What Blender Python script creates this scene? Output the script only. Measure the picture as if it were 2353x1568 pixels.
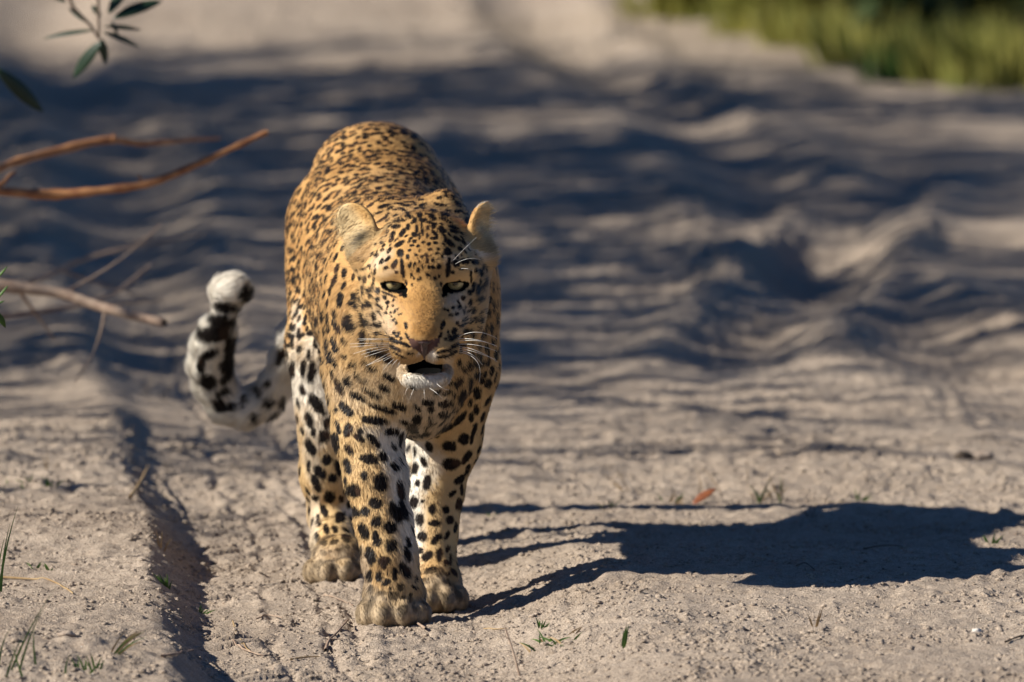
import bpy, bmesh, math, random, time
import numpy as np
from mathutils import Vector, Matrix
from mathutils.bvhtree import BVHTree

T0 = time.time()
for o in list(bpy.data.objects):
    bpy.data.objects.remove(o, do_unlink=True)
SC = bpy.context.scene
COL = SC.collection
random.seed(7)
RNG = np.random.default_rng(7)
R = math.radians

# ------------------------------------------------------------------ camera
CAM_D, CAM_H, PITCH, FPX = 13.0, 1.71, R(5.7), 9100.0      # metres, metres, radians, focal length in 1024-px pixels
cam_data = bpy.data.cameras.new('camera')
cam = bpy.data.objects.new('camera', cam_data)
COL.objects.link(cam)
SC.camera = cam
cam.location = (0, -CAM_D, CAM_H)
cam.rotation_euler = (math.pi / 2 - PITCH, 0, 0)
cam_data.sensor_width = 36
cam_data.lens = 36 * FPX / 1024
cam_data.clip_start, cam_data.clip_end = 0.5, 2000
cam_data.dof.use_dof = True
cam_data.dof.focus_distance = 12.98
cam_data.dof.aperture_fstop = 5.4
cam_data.dof.aperture_blades = 9

# ------------------------------------------------------------------ light
SUN_EL = R(31.5)
SUN_TRAVEL = np.array([0.970, 0.243])                       # horizontal way the light travels (right and away)
SUN_TRAVEL /= np.linalg.norm(SUN_TRAVEL)
ld = Vector((SUN_TRAVEL[0] * math.cos(SUN_EL), SUN_TRAVEL[1] * math.cos(SUN_EL), -math.sin(SUN_EL)))
sun_data = bpy.data.lights.new('sun', 'SUN')
sun = bpy.data.objects.new('sun', sun_data)
COL.objects.link(sun)
sun.rotation_euler = ld.to_track_quat('-Z', 'Y').to_euler()
sun_data.energy, sun_data.angle, sun_data.color = 5.0, R(0.53), (1.0, 0.94, 0.84)
world = bpy.data.worlds.new('World')
SC.world = world
world.use_nodes = True
wn = world.node_tree
sky = wn.nodes.new('ShaderNodeTexSky')
sky.sky_type = 'NISHITA'
sky.sun_disc = False
sky.sun_elevation = SUN_EL
sky.sun_rotation = math.atan2(-SUN_TRAVEL[0], -SUN_TRAVEL[1])
sky.air_density, sky.dust_density, sky.ozone_density = 0.80, 0.0, 10.0
wn.links.new(sky.outputs[0], wn.nodes['Background'].inputs[0])
wn.nodes['Background'].inputs[1].default_value = 0.05
vs = SC.view_settings
vs.view_transform, vs.look, vs.exposure, vs.gamma = 'Standard', 'None', 0.75, 1.0
vs.use_curve_mapping = False
SC.cycles.max_bounces = 6
SC.cycles.use_denoising = True

# ------------------------------------------------------------------ small helpers
DISP = 2353 / 1024                                          # pixel unit used below: 2353 px wide copy of the photograph
CP, SP = math.cos(PITCH), math.sin(PITCH)

def W(dx, dy, Y):
    """Point at depth Y on the ray through picture point (dx, dy)."""
    u = (dx / DISP - 512) / FPX
    v = (341 - dy / DISP) / FPX
    d = np.array([u, CP + v * SP, -SP + v * CP])
    t = (Y + CAM_D) / d[1]
    return np.array([0, -CAM_D, CAM_H]) + t * d

def G(dx, dy, z=0.0):
    """Point where the ray through (dx, dy) meets the height z."""
    u = (dx / DISP - 512) / FPX
    v = (341 - dy / DISP) / FPX
    d = np.array([u, CP + v * SP, -SP + v * CP])
    t = (z - CAM_H) / d[2]
    return np.array([0, -CAM_D, CAM_H]) + t * d

def project(P):
    P = np.asarray(P, dtype=np.float64)
    q = P - np.array([0, -CAM_D, CAM_H])
    depth = q[:, 1] * CP - q[:, 2] * SP
    up = q[:, 1] * SP + q[:, 2] * CP
    return (512 + FPX * q[:, 0] / depth) * DISP, (341 - FPX * up / depth) * DISP, depth

def tag(o, label=None, cat=None, group=None, kind=None):
    if label: o['label'] = label
    if cat: o['category'] = cat
    if group: o['group'] = group
    if kind: o['kind'] = kind
    return o

def empty(name, loc=(0, 0, 0)):
    o = bpy.data.objects.new(name, None)
    o.location = loc
    o.empty_display_size = 0.05
    COL.objects.link(o)
    return o

def link_mesh(name, me, mats=None, parent=None, smooth=True):
    o = bpy.data.objects.new(name, me)
    COL.objects.link(o)
    if mats is not None:
        for m in (mats if isinstance(mats, (list, tuple)) else [mats]):
            me.materials.append(m)
    if smooth and len(me.polygons):
        me.polygons.foreach_set('use_smooth', np.ones(len(me.polygons), bool))
    if parent is not None:
        o.parent = parent
        o.matrix_parent_inverse = Matrix.Translation(parent.location).inverted()
    return o

def mesh_from(name, V, F):
    """Mesh from an (n,3) array and an (m,3) or (m,4) index array."""
    V = np.asarray(V, np.float32); F = np.asarray(F, np.int32)
    me = bpy.data.meshes.new(name)
    k = F.shape[1]
    me.vertices.add(len(V)); me.vertices.foreach_set('co', V.ravel())
    me.loops.add(F.size); me.loops.foreach_set('vertex_index', F.ravel())
    me.polygons.add(len(F)); me.polygons.foreach_set('loop_start', np.arange(0, F.size, k, dtype=np.int32))
    me.update(calc_edges=True)
    me.validate()
    return me

# value noise on a lattice, vectorised
_PERM = RNG.random(65536).astype(np.float32)
def _h3(i, j, k):
    return _PERM[((i * 73856093) ^ (j * 19349663) ^ (k * 83492791)) & 65535]
def vnoise3(P, freq, seed=0):
    P = np.asarray(P, np.float32) * freq + seed * 17.31
    f = np.floor(P); t = P - f; t = t * t * (3 - 2 * t); i = f.astype(np.int64)
    x, y, z = i[:, 0], i[:, 1], i[:, 2]; a, b, c = t[:, 0], t[:, 1], t[:, 2]
    def L(u, v, w): return u + (v - u) * w
    return L(L(L(_h3(x, y, z), _h3(x + 1, y, z), a), L(_h3(x, y + 1, z), _h3(x + 1, y + 1, z), a), b),
             L(L(_h3(x, y, z + 1), _h3(x + 1, y, z + 1), a), L(_h3(x, y + 1, z + 1), _h3(x + 1, y + 1, z + 1), a), b), c) * 2 - 1
def vnoise2(x, y, freq, seed=0):
    x = x * freq + seed * 13.7; y = y * freq + seed * 7.9
    fx, fy = np.floor(x), np.floor(y); a, b = x - fx, y - fy
    a = a * a * (3 - 2 * a); b = b * b * (3 - 2 * b)
    i, j = fx.astype(np.int64), fy.astype(np.int64); k = seed * 7919
    def L(u, v, w): return u + (v - u) * w
    return L(L(_h3(i, j, k), _h3(i + 1, j, k), a), L(_h3(i, j + 1, k), _h3(i + 1, j + 1, k), a), b) * 2 - 1
def sstep(a, b, x):
    t = np.clip((x - a) / (b - a), 0, 1)
    return t * t * (3 - 2 * t)

# ------------------------------------------------------------------ materials
def new_mat(name):
    m = bpy.data.materials.new(name)
    m.use_nodes = True
    return m, m.node_tree, m.node_tree.nodes['Principled BSDF']

def simple_mat(name, c, rough=0.7, spec=0.3, var=0.0, scale=40.0, trans=0.0, c2=None):
    m, nt, b = new_mat(name)
    b.inputs['Roughness'].default_value = rough
    b.inputs['Specular IOR Level'].default_value = spec
    if var > 0 or c2:
        tc = nt.nodes.new('ShaderNodeTexCoord')
        n = nt.nodes.new('ShaderNodeTexNoise'); n.inputs['Scale'].default_value = scale; n.inputs['Detail'].default_value = 4
        r = nt.nodes.new('ShaderNodeValToRGB')
        c2 = c2 or tuple(x * (1 - var) for x in c)
        r.color_ramp.elements[0].position, r.color_ramp.elements[1].position = 0.35, 0.65
        r.color_ramp.elements[0].color = (*c2, 1); r.color_ramp.elements[1].color = (*c, 1)
        nt.links.new(tc.outputs['Object'], n.inputs['Vector'])
        nt.links.new(n.outputs['Fac'], r.inputs['Fac'])
        nt.links.new(r.outputs['Color'], b.inputs['Base Color'])
    else:
        b.inputs['Base Color'].default_value = (*c, 1)
    if trans > 0:
        t = nt.nodes.new('ShaderNodeBsdfTranslucent'); mix = nt.nodes.new('ShaderNodeMixShader')
        t.inputs['Color'].default_value = (*c, 1)
        if b.inputs['Base Color'].is_linked:
            nt.links.new(b.inputs['Base Color'].links[0].from_socket, t.inputs['Color'])
        mix.inputs[0].default_value = trans
        nt.links.new(b.outputs[0], mix.inputs[1]); nt.links.new(t.outputs[0], mix.inputs[2])
        nt.links.new(mix.outputs[0], nt.nodes['Material Output'].inputs['Surface'])
    return m
# ------------------------------------------------------------------ ground: one sheet with ruts, bank and hump
def ground_z(x, y):
    x = np.asarray(x, np.float64); y = np.asarray(y, np.float64)
    near = 1 - sstep(2.5, 6.0, y)
    wob = 0.018 * vnoise2(x * 0 + 1.3, y, 1.9, 3) + 0.010 * vnoise2(x * 0 + 4.3, y, 6.0, 4)
    s = x + 0.075 * y + wob
    # left bank, rut floor, middle hump, right-hand rut
    bank = 0.068 * (1 - sstep(-0.515, -0.425, s)) * (0.85 + 0.3 * vnoise2(x, y, 2.2, 5))
    bank = bank * (1 - 0.80 * sstep(1.2, 3.8, y))
    hump = 0.056 * sstep(-0.09, 0.20, s + 0.02 * vnoise2(x, y, 3, 6)) * (1 - 0.55 * sstep(0.75, 1.2, s)) * (1 - 0.85 * sstep(0.15, 1.35, y))
    z = bank + hump
    # broad undulation that grows with distance (soft old tracks)
    far = sstep(1.2, 4.5, y)
    z += far * 0.012 * vnoise2(x + 0.25 * y, y, 0.8, 7) + far * 0.006 * vnoise2(x + 0.3 * y, y * 1.3, 2.1, 8)
    z += (0.004 + 0.001 * far) * vnoise2(x, y, 5.0, 9) + far * 0.0025 * vnoise2(x, y, 11.0, 19)
    # old wheel tracks running back along the lane, and one that swings off to the right
    for c0, w0, dp in ((-0.32, 0.11, 0.028), (1.12, 0.12, 0.030)):
        d = (s - c0 - 0.05 * np.sin(0.9 * y)) / w0
        z += far * (-dp * np.exp(-d * d) + 0.6 * dp * np.exp(-((np.abs(d) - 1.7) / 0.6) ** 2))
    c = 0.45 + 0.11 * (y - 4.0)
    d = (x - c) / 0.09
    sw = sstep(3.0, 4.2, y) * (1 - sstep(6.5, 9, y))
    z += sw * (-0.034 * np.exp(-d * d) + 0.024 * np.exp(-((np.abs(d) - 1.8) / 0.6) ** 2)) + sw * 0.010 * np.sin(y * 26) * np.exp(-d * d)
    # lumps and grit
    rough = 0.6 + 0.4 * vnoise2(x, y, 1.5, 12)
    foot = 1 - 0.7 * np.exp(-((s + 0.30) / 0.10) ** 2)
    clod = np.maximum(vnoise2(x, y, 28.0, 13) - 0.15, 0)
    z += rough * foot * (0.011 * clod + 0.0045 * vnoise2(x, y, 17, 14) + 0.0026 * vnoise2(x, y, 70, 15)
                         + 0.0075 * np.maximum(vnoise2(x, y, 95, 18) - 0.3, 0))
    z += 0.0075 * np.minimum(vnoise2(x, y, 42, 16), 0) * rough * foot
    # tyre lugs pressed into the rut
    for c0, w in ((-0.385, 0.035), (-0.30, 0.028), (-0.225, 0.03)):
        m = np.exp(-((s - c0) / w) ** 4) * near
        z += m * 0.0052 * np.sign(np.sin(2 * math.pi * (y + 0.8 * abs(0.3 + s)) / 0.052)) * sstep(-0.1, 0.5, vnoise2(x, y, 9, 21) + 0.15)
    for c0 in (-0.342, -0.262, -0.19):
        m = np.exp(-((s - c0) / 0.012) ** 2) * near
        z += m * 0.008 * np.maximum(vnoise2(x, y, 60, 22) + 0.3, 0)
    for c0 in (-0.335, -0.255, -0.215):
        d = (s - c0 + 0.006 * vnoise2(x * 0 + 9.1, y, 14, 27)) / 0.009
        z -= 0.0085 * np.exp(-d * d) * sstep(-0.35, 0.25, vnoise2(x * 0 + c0 * 31, y, 11, 28) + 0.2) * (1 - sstep(3.5, 5.5, y))
    return z

def axis(lo, hi, step, out_lo, out_hi, grow):
    a = list(np.arange(lo, hi + step / 2, step))
    st = step
    v = a[-1]
    while v < out_hi:
        st = min(st * grow, 12.0); v += st; a.append(v)
    st = step; v = a[0]; b = []
    while v > out_lo:
        st = min(st * grow, 12.0); v -= st; b.append(v)
    return np.array(b[::-1] + a)

gx = axis(-0.86, 0.92, 0.0042, -260, 260, 1.045)
gy = axis(-0.80, 1.75, 0.0075, -60, 420, 1.014)
GX, GY = np.meshgrid(gx, gy)
nx, ny = len(gx), len(gy)
GZ = ground_z(GX.ravel(), GY.ravel())
# paws press the sand down a little; done before the sheet is built
PAWS = {}
I = np.arange((ny - 1) * (nx - 1)); ii = (I // (nx - 1)) * nx + I % (nx - 1)
me = mesh_from('ground', np.stack([GX.ravel(), GY.ravel(), GZ], 1), np.stack([ii, ii + 1, ii + nx + 1, ii + nx], 1))

def sand_material():
    m, nt, b = new_mat('sand')
    L = nt.links.new
    tc = nt.nodes.new('ShaderNodeTexCoord')
    def noise(scale, detail=3, rough=0.6):
        n = nt.nodes.new('ShaderNodeTexNoise')
        n.inputs['Scale'].default_value = scale; n.inputs['Detail'].default_value = detail; n.inputs['Roughness'].default_value = rough
        L(tc.outputs['Object'], n.inputs['Vector'])
        return n.outputs['Fac']
    def ramp(src, stops):
        r = nt.nodes.new('ShaderNodeValToRGB')
        e = r.color_ramp.elements
        while len(e) < len(stops): e.new(0.5)
        for q, (p, c) in zip(e, stops): q.position = p; q.color = (*c, 1)
        L(src, r.inputs['Fac'])
        return r.outputs['Color']
    def mix(a, b_, fac, mode='MIX'):
        n = nt.nodes.new('ShaderNodeMix'); n.data_type = 'RGBA'; n.blend_type = mode
        L(a, n.inputs['A']); L(b_, n.inputs['B'])
        if isinstance(fac, float): n.inputs['Factor'].default_value = fac
        else: L(fac, n.inputs['Factor'])
        return n.outputs['Result']
    base = ramp(noise(1.7, 5), [(0.3, (0.37, 0.296, 0.230)), (0.7, (0.48, 0.394, 0.312))])
    grain = ramp(noise(420, 2, 0.7), [(0.32, (0.40, 0.38, 0.36)), (0.5, (1, 1, 1)), (0.70, (1.25, 1.23, 1.20))])
    c = mix(base, grain, 0.85, 'MULTIPLY')
    blot = ramp(noise(60, 4, 0.7), [(0.35, (0.80, 0.78, 0.76)), (0.6, (1.05, 1.05, 1.05))])
    c = mix(c, blot, 0.8, 'MULTIPLY')
    vor = nt.nodes.new('ShaderNodeTexVoronoi'); vor.inputs['Scale'].default_value = 130
    L(tc.outputs['Object'], vor.inputs['Vector'])
    speck = ramp(vor.outputs['Distance'], [(0.10, (1, 1, 1)), (0.16, (0, 0, 0))])
    pick = nt.nodes.new('ShaderNodeSeparateColor'); L(vor.outputs['Color'], pick.inputs[0])
    thr = nt.nodes.new('ShaderNodeMath'); thr.operation = 'GREATER_THAN'; thr.inputs[1].default_value = 0.80
    L(pick.outputs[0], thr.inputs[0])
    mm = nt.nodes.new('ShaderNodeMath'); mm.operation = 'MULTIPLY'; L(speck, mm.inputs[0]); L(thr.outputs[0], mm.inputs[1])
    spc = ramp(pick.outputs[1], [(0.0, (0.06, 0.045, 0.035)), (0.5, (0.25, 0.10, 0.05)), (0.75, (0.62, 0.58, 0.52))])
    c = mix(c, spc, mm.outputs[0])
    L(c, b.inputs['Base Color'])
    b.inputs['Roughness'].default_value = 0.95
    b.inputs['Specular IOR Level'].default_value = 0.12
    h1, h2 = noise(330, 3, 0.7), noise(120, 4, 0.65)
    add = nt.nodes.new('ShaderNodeMath'); add.operation = 'ADD'; L(h1, add.inputs[0]); L(h2, add.inputs[1])
    bp = nt.nodes.new('ShaderNodeBump'); bp.inputs['Strength'].default_value = 0.8; bp.inputs['Distance'].default_value = 0.0060
    L(add.outputs[0], bp.inputs['Height']); L(bp.outputs[0], b.inputs['Normal'])
    return m
MAT_SAND = sand_material()
ground = tag(link_mesh('ground', me, MAT_SAND), 'pale dry sand track with tyre ruts and a low bank', 'ground', kind='structure')
# ------------------------------------------------------------------ leopard: distance-field body, meshed with surface nets
def nrm(v):
    v = np.asarray(v, float); return v / np.linalg.norm(v)

class Field:
    """Smooth union / carving of simple solids; each knows a bounding sphere so far blocks skip it."""
    def __init__(self): self.items = []
    def add(self, fn, c, rad, k=0.02, op='add'): self.items.append((fn, np.asarray(c, float), rad, k, op))
    def ell(self, c, r, k=0.02, op='add', axes=None):
        c = np.asarray(c, np.float32); r = np.asarray(r, np.float32)
        A = None if axes is None else np.asarray(axes, np.float32)
        def fn(P):
            q = P - c
            if A is not None: q = q @ A.T
            k0 = np.sqrt((q / r) ** 2 @ np.ones(3, np.float32))
            k1 = np.sqrt((q / (r * r)) ** 2 @ np.ones(3, np.float32)) + 1e-9
            return k0 * (k0 - 1) / k1
        self.add(fn, c, float(max(r)), k, op)
    def cone(self, a, b, ra, rb, k=0.02, op='add'):
        a = np.asarray(a, np.float32); b = np.asarray(b, np.float32); ab = b - a; l2 = float(ab @ ab)
        def fn(P):
            q = P - a
            t = np.clip((q @ ab) / l2, 0, 1)
            return np.linalg.norm(q - t[:, None] * ab, axis=1) - (ra + (rb - ra) * t)
        self.add(fn, (a + b) / 2, math.sqrt(l2) / 2 + max(ra, rb), k, op)
    def chain(self, pts, k=0.015):
        for (a, ra), (b, rb) in zip(pts[:-1], pts[1:]): self.cone(a, b, ra, rb, k)
    def __call__(self, P, items=None):
        P = np.asarray(P, np.float32)
        d = np.full(len(P), 1.0, np.float32)
        for fn, c, rad, k, op in (self.items if items is None else items):
            e = fn(P)
            if op == 'add':
                h = np.maximum(k - np.abs(d - e), 0) / k
                d = np.minimum(d, e) - h * h * k * 0.25
            else:
                e = -e
                h = np.maximum(k - np.abs(d - e), 0) / k
                d = np.maximum(d, e) + h * h * k * 0.25
        return d

def surface_nets(field, lo, hi, h, B=16):
    lo = np.asarray(lo, float)
    nb = np.ceil((np.asarray(hi) - lo) / (h * B)).astype(int)
    bi = np.stack(np.meshgrid(*[np.arange(n) for n in nb], indexing='ij'), -1).reshape(-1, 3)
    cen = lo + (bi + 0.5) * B * h
    half = B * h * math.sqrt(3) / 2
    d0 = field(cen)
    act = bi[np.abs(d0) < half * 1.6 + 0.012]
    g = np.stack(np.meshgrid(*[np.arange(B + 1)] * 3, indexing='ij'), -1).reshape(-1, 3)
    N = np.array(nb) * B + 2
    def gid(c): return (c[:, 0].astype(np.int64) * N[1] + c[:, 1]) * N[2] + c[:, 2]
    ids, pos, quads = [], [], []
    corner = np.array([[i, j, k] for i in (0, 1) for j in (0, 1) for k in (0, 1)])
    edges = [(a, b) for a in range(8) for b in range(a + 1, 8) if np.abs(corner[a] - corner[b]).sum() == 1]
    for b in act:
        c = lo + (b + 0.5) * B * h
        its = [it for it in field.items if np.linalg.norm(it[1] - c) - it[2] - half < 0.05 + it[3]]
        if not its: continue
        D = field(lo + (b * B + g) * h, its).reshape(B + 1, B + 1, B + 1)
        S = D < 0
        if S.all() or not S.any(): continue
        cs = [S[i:B + i, j:B + j, k:B + k] for i, j, k in corner]
        cd = [D[i:B + i, j:B + j, k:B + k] for i, j, k in corner]
        cnt = sum(x.astype(np.int8) for x in cs)
        cell = np.argwhere((cnt > 0) & (cnt < 8))
        if len(cell):
            ix = tuple(cell.T)
            acc = np.zeros((len(cell), 3)); n = np.zeros(len(cell))
            for a, e in edges:
                da, de = cd[a][ix], cd[e][ix]
                m = (da < 0) != (de < 0)
                t = np.where(m, da / (da - de + 1e-12), 0)
                acc += m[:, None] * (corner[a] + t[:, None] * (corner[e] - corner[a])); n += m
            pos.append(lo + (b * B + cell + acc / n[:, None]) * h)
            ids.append(gid(b * B + cell))
        for ax in range(3):
            sl0 = [slice(0, B)] * 3; sl1 = list(sl0); sl1[ax] = slice(1, B + 1)
            s0, s1 = S[tuple(sl0)], S[tuple(sl1)]
            e = np.argwhere(s0 != s1)
            if not len(e): continue
            inside = s0[tuple(e.T)]
            ge = b * B + e
            u, v = [(1, 2), (2, 0), (0, 1)][ax]
            du = np.zeros(3, int); du[u] = 1; dv = np.zeros(3, int); dv[v] = 1
            ok = (ge[:, u] > 0) & (ge[:, v] > 0)
            ge, inside = ge[ok], inside[ok]
            q = np.stack([gid(ge - du - dv), gid(ge - dv), gid(ge), gid(ge - du)], 1)
            q[~inside] = q[~inside][:, ::-1]
            quads.append(q)
    ids = np.concatenate(ids); pos = np.concatenate(pos); quads = np.concatenate(quads)
    o = np.argsort(ids); ids, pos = ids[o], pos[o]
    q = np.clip(np.searchsorted(ids, quads), 0, len(ids) - 1)
    good = (ids[q] == quads).all(1)
    return pos, q[good]

def smooth_mesh(V, Q, it):
    for _ in range(it):
        acc = np.zeros_like(V); n = np.zeros(len(V))
        for a, b in ((0, 1), (1, 2), (2, 3), (3, 0)):
            np.add.at(acc, Q[:, a], V[Q[:, b]]); np.add.at(acc, Q[:, b], V[Q[:, a]])
            np.add.at(n, Q[:, a], 1); np.add.at(n, Q[:, b], 1)
        V = V * 0.5 + 0.5 * acc / np.maximum(n, 1)[:, None]
    return V

# ---- frames and key points
TH = R(11.5)
HEAD_O = W(976, 650, -0.06)
HR, HF, HU = np.array([1.0, 0, 0]), np.array([0, -math.cos(TH), -math.sin(TH)]), np.array([0, -math.sin(TH), math.cos(TH)])
HAX = np.stack([HR, HF, HU])
def H(r, f, u): return HEAD_O + r * HR + f * HF + u * HU
def head_local(P): return (P - HEAD_O) @ HAX.T

F = Field()
# torso: elliptic sections along Y
ST = np.array([  # Y, centre x, half width, top z, bottom z
    [0.030, -0.143, 0.030, 0.470, 0.410],
    [0.070, -0.143, 0.078, 0.515, 0.325],
    [0.140, -0.145, 0.102, 0.555, 0.285],
    [0.250, -0.149, 0.114, 0.578, 0.275],
    [0.400, -0.160, 0.127, 0.572, 0.278],
    [0.580, -0.177, 0.131, 0.570, 0.282],
    [0.760, -0.194, 0.122, 0.602, 0.335],
    [0.920, -0.207, 0.115, 0.640, 0.400],
    [1.030, -0.210, 0.100, 0.635, 0.420],
    [1.120, -0.211, 0.068, 0.595, 0.450],
    [1.165, -0.211, 0.020, 0.545, 0.500]])
_ty = np.linspace(ST[0, 0], ST[-1, 0], 240)
_kern = np.exp(-np.linspace(-2, 2, 19) ** 2); _kern /= _kern.sum()
def _sm(c):
    v = np.interp(_ty, ST[:, 0], ST[:, c]); return np.convolve(np.pad(v, 9, mode='edge'), _kern, 'valid').astype(np.float32)
_tc, _ta, _tt, _tb = [_sm(i) for i in range(1, 5)]
def torso(P):
    y = np.clip(P[:, 1], _ty[0], _ty[-1])
    cx, a, zt, zb = [np.interp(y, _ty, v) for v in (_tc, _ta, _tt, _tb)]
    zc, b = zb * 0.52 + zt * 0.48, (zt - zb) / 2
    qx, qz = np.abs(P[:, 0] - cx) / a, np.abs(P[:, 2] - zc) / b
    q = (qx ** 2.0 + qz ** 2.0) ** 0.5
    d = (q - 1) * np.minimum(a, b) * 0.95
    out = P[:, 1] - y
    return np.where(np.abs(out) > 0, np.sqrt(np.maximum(d, 0) ** 2 + out ** 2), d).astype(np.float32)
F.add(torso, (-0.18, 0.6, 0.45), 0.62, 0.03)
# shoulders, scapula tips, brisket, haunches
F.ell((-0.228, 0.20, 0.430), (0.050, 0.085, 0.125), 0.04)
F.ell((-0.072, 0.21, 0.430), (0.050, 0.085, 0.125), 0.04)
F.ell((-0.193, 0.27, 0.548), (0.030, 0.055, 0.045), 0.04)
F.ell((-0.098, 0.28, 0.562), (0.028, 0.055, 0.045), 0.04)
F.ell((-0.146, 0.090, 0.375), (0.078, 0.070, 0.095), 0.04)
F.ell((-0.132, 0.170, 0.305), (0.040, 0.060, 0.050), 0.04)
F.ell((-0.275, 0.83, 0.425), (0.050, 0.135, 0.150), 0.05)
F.ell((-0.140, 0.86, 0.430), (0.050, 0.135, 0.150), 0.05)
F.ell((-0.210, 0.98, 0.590), (0.080, 0.090, 0.055), 0.05)
# neck
F.cone(H(0, -0.10, -0.018), (-0.147, 0.26, 0.475), 0.080, 0.112, 0.04)
F.cone(H(0, -0.075, -0.075), (-0.146, 0.13, 0.400), 0.056, 0.088, 0.04)
# limbs: (picture x, picture y, depth Y, radius)
def limb(rows): return [(W(x, y, Y), r - 0.004) for x, y, Y, r in rows]
RF = limb([(838, 850, 0.15, 0.066), (846, 1000, 0.105, 0.050), (864, 1100, 0.078, 0.0445), (881, 1200, 0.060, 0.0400), (896, 1280, 0.046, 0.0385), (905, 1350, 0.036, 0.0395)])
LF = limb([(1050, 850, 0.21, 0.066), (1028, 1010, 0.255, 0.050), (1000, 1140, 0.260, 0.0405), (997, 1220, 0.245, 0.0345), (995, 1290, 0.225, 0.0325), (1000, 1345, 0.205, 0.034)])
RH = [((-0.262, 0.90, 0.500), 0.085), ((-0.275, 0.66, 0.345), 0.062)] + limb([(766, 1090, 0.655, 0.050), (768, 1180, 0.68, 0.039), (770, 1250, 0.60, 0.0350), (776, 1310, 0.555, 0.0345)])
LH = [((-0.155, 0.92, 0.500), 0.085), ((-0.138, 0.87, 0.345), 0.056), ((-0.140, 0.99, 0.255), 0.038), ((-0.140, 1.05, 0.195), 0.028), ((-0.140, 1.00, 0.105), 0.026), ((-0.140, 0.96, 0.035), 0.028)]
for c in (RF, LF, RH, LH): F.chain(c, 0.022)
F.ell(RF[1][0] + np.array([-0.004, 0.040, 0.085]), (0.036, 0.04, 0.05), 0.03)
F.ell(LF[1][0] + np.array([0.004, 0.055, 0.03]), (0.038, 0.05, 0.06), 0.03)
def paw(c, w, l, hgt, yaw=0.0):
    """Broad cat paw: instep, four toes with gaps between, pad below."""
    c = np.asarray(c, float); co, si = math.cos(yaw), math.sin(yaw)
    def L(r, f, u): return c + np.array([r * co - f * si, -f * co - r * si, u])
    F.ell(L(0, -0.024 * l, 0.028 * hgt), (0.043 * w, 0.050 * l, 0.030 * hgt), 0.024)
    F.ell(L(0, -0.004 * l, 0.014 * hgt), (0.046 * w, 0.036 * l, 0.016 * hgt), 0.012)
    for r, f, u, q in ((-0.037, 0.002, 0.015, 0.0165), (-0.0140, 0.017, 0.017, 0.0185), (0.0140, 0.017, 0.017, 0.0185), (0.037, 0.002, 0.015, 0.0165)):
        F.ell(L(r * w, f * l, u * hgt), (q * w * 1.04, q * 1.6 * l, q * 0.96 * hgt), 0.0085)
paw((W(904, 1440, 0.0)[0], 0.020, -0.004), 0.98, 1.0, 1.28, 0.05)
paw((W(1003, 1400, 0.15)[0], 0.175, -0.002), 0.86, 0.95, 1.22, -0.10)
paw((W(776, 1335, 0.48)[0], 0.505, -0.002), 0.96, 1.0, 1.20, 0.08)
paw((-0.140, 0.93, -0.002), 0.80, 0.95, 1.10, 0.0)
# tail: crop of the photograph at (700,1050), 2.24x
def Tp(cx, cy, Y): return W((700 + cx / 2.24) * 0.57446, (1050 + cy / 2.24) * 0.57446, Y)
TAIL = [((-0.211, 1.12, 0.560), 0.040), ((-0.222, 1.20, 0.490), 0.032), (Tp(1090, 640, 1.24), 0.027), (Tp(1010, 860, 1.27), 0.026), (Tp(930, 1060, 1.30), 0.027), (Tp(810, 1220, 1.32), 0.026), (Tp(650, 1300, 1.33), 0.027), (Tp(480, 1260, 1.33), 0.029),
        (Tp(370, 1110, 1.32), 0.030), (Tp(320, 940, 1.30), 0.0305), (Tp(330, 780, 1.28), 0.029), (Tp(375, 640, 1.26), 0.025), (Tp(425, 500, 1.24), 0.019), (Tp(450, 390, 1.24), 0.021), (Tp(475, 285, 1.235), 0.0285), (Tp(525, 250, 1.23), 0.029)]
TAIL = [(p, r - (0.0045 if i > 11 else 0.0005 if i > 4 else 0.004)) for i, (p, r) in enumerate(TAIL)]
F.chain(TAIL, 0.012)
# head
def hell(r, f, u, rr, k=0.02, op='add', mirror=False, tilt=None):
    for s in ((1, -1) if mirror else (1,)):
        ax = HAX
        if tilt is not None:
            a = tilt; ax = np.stack([HR, HF * math.cos(a) - HU * math.sin(a), HU * math.cos(a) + HF * math.sin(a)])
        F.ell(H(s * r, f, u), rr, k, op, ax)
hell(0, -0.085, 0.006, (0.072, 0.080, 0.072), 0.03)
hell(0, -0.032, 0.018, (0.050, 0.048, 0.042), 0.025)
hell(0.050, -0.060, -0.030, (0.036, 0.058, 0.058), 0.03, mirror=True)
hell(0.040, -0.045, -0.078, (0.034, 0.055, 0.038), 0.03, mirror=True)
hell(0.040, -0.018, -0.030, (0.030, 0.034, 0.030), 0.02, mirror=True)
F.cone(H(0, -0.010, 0.000), H(0, 0.070, -0.047), 0.0275, 0.0205, 0.022)
hell(0.012, 0.040, -0.0215, (0.0145, 0.052, 0.012), 0.014, mirror=True, tilt=R(32))
hell(0, 0.040, -0.066, (0.041, 0.048, 0.032), 0.018)
hell(0.0235, 0.066, -0.0755, (0.0255, 0.030, 0.0225), 0.010, mirror=True)
hell(0, 0.080, -0.054, (0.018, 0.016, 0.014), 0.008)
F.cone(H(0, 0.036, -0.136), H(0, -0.060, -0.096), 0.0110, 0.040, 0.012)
hell(0, 0.042, -0.1290, (0.035, 0.026, 0.0145), 0.012)
hell(0, 0.012, -0.130, (0.038, 0.036, 0.0170), 0.012)
hell(0, 0.060, -0.1070, (0.045, 0.064, 0.0072), 0.004, 'sub')
hell(0, 0.024, -0.1180, (0.027, 0.034, 0.0130), 0.004, 'sub')
hell(0.040, -0.016, 0.0200, (0.028, 0.026, 0.0130), 0.022, mirror=True)
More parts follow.
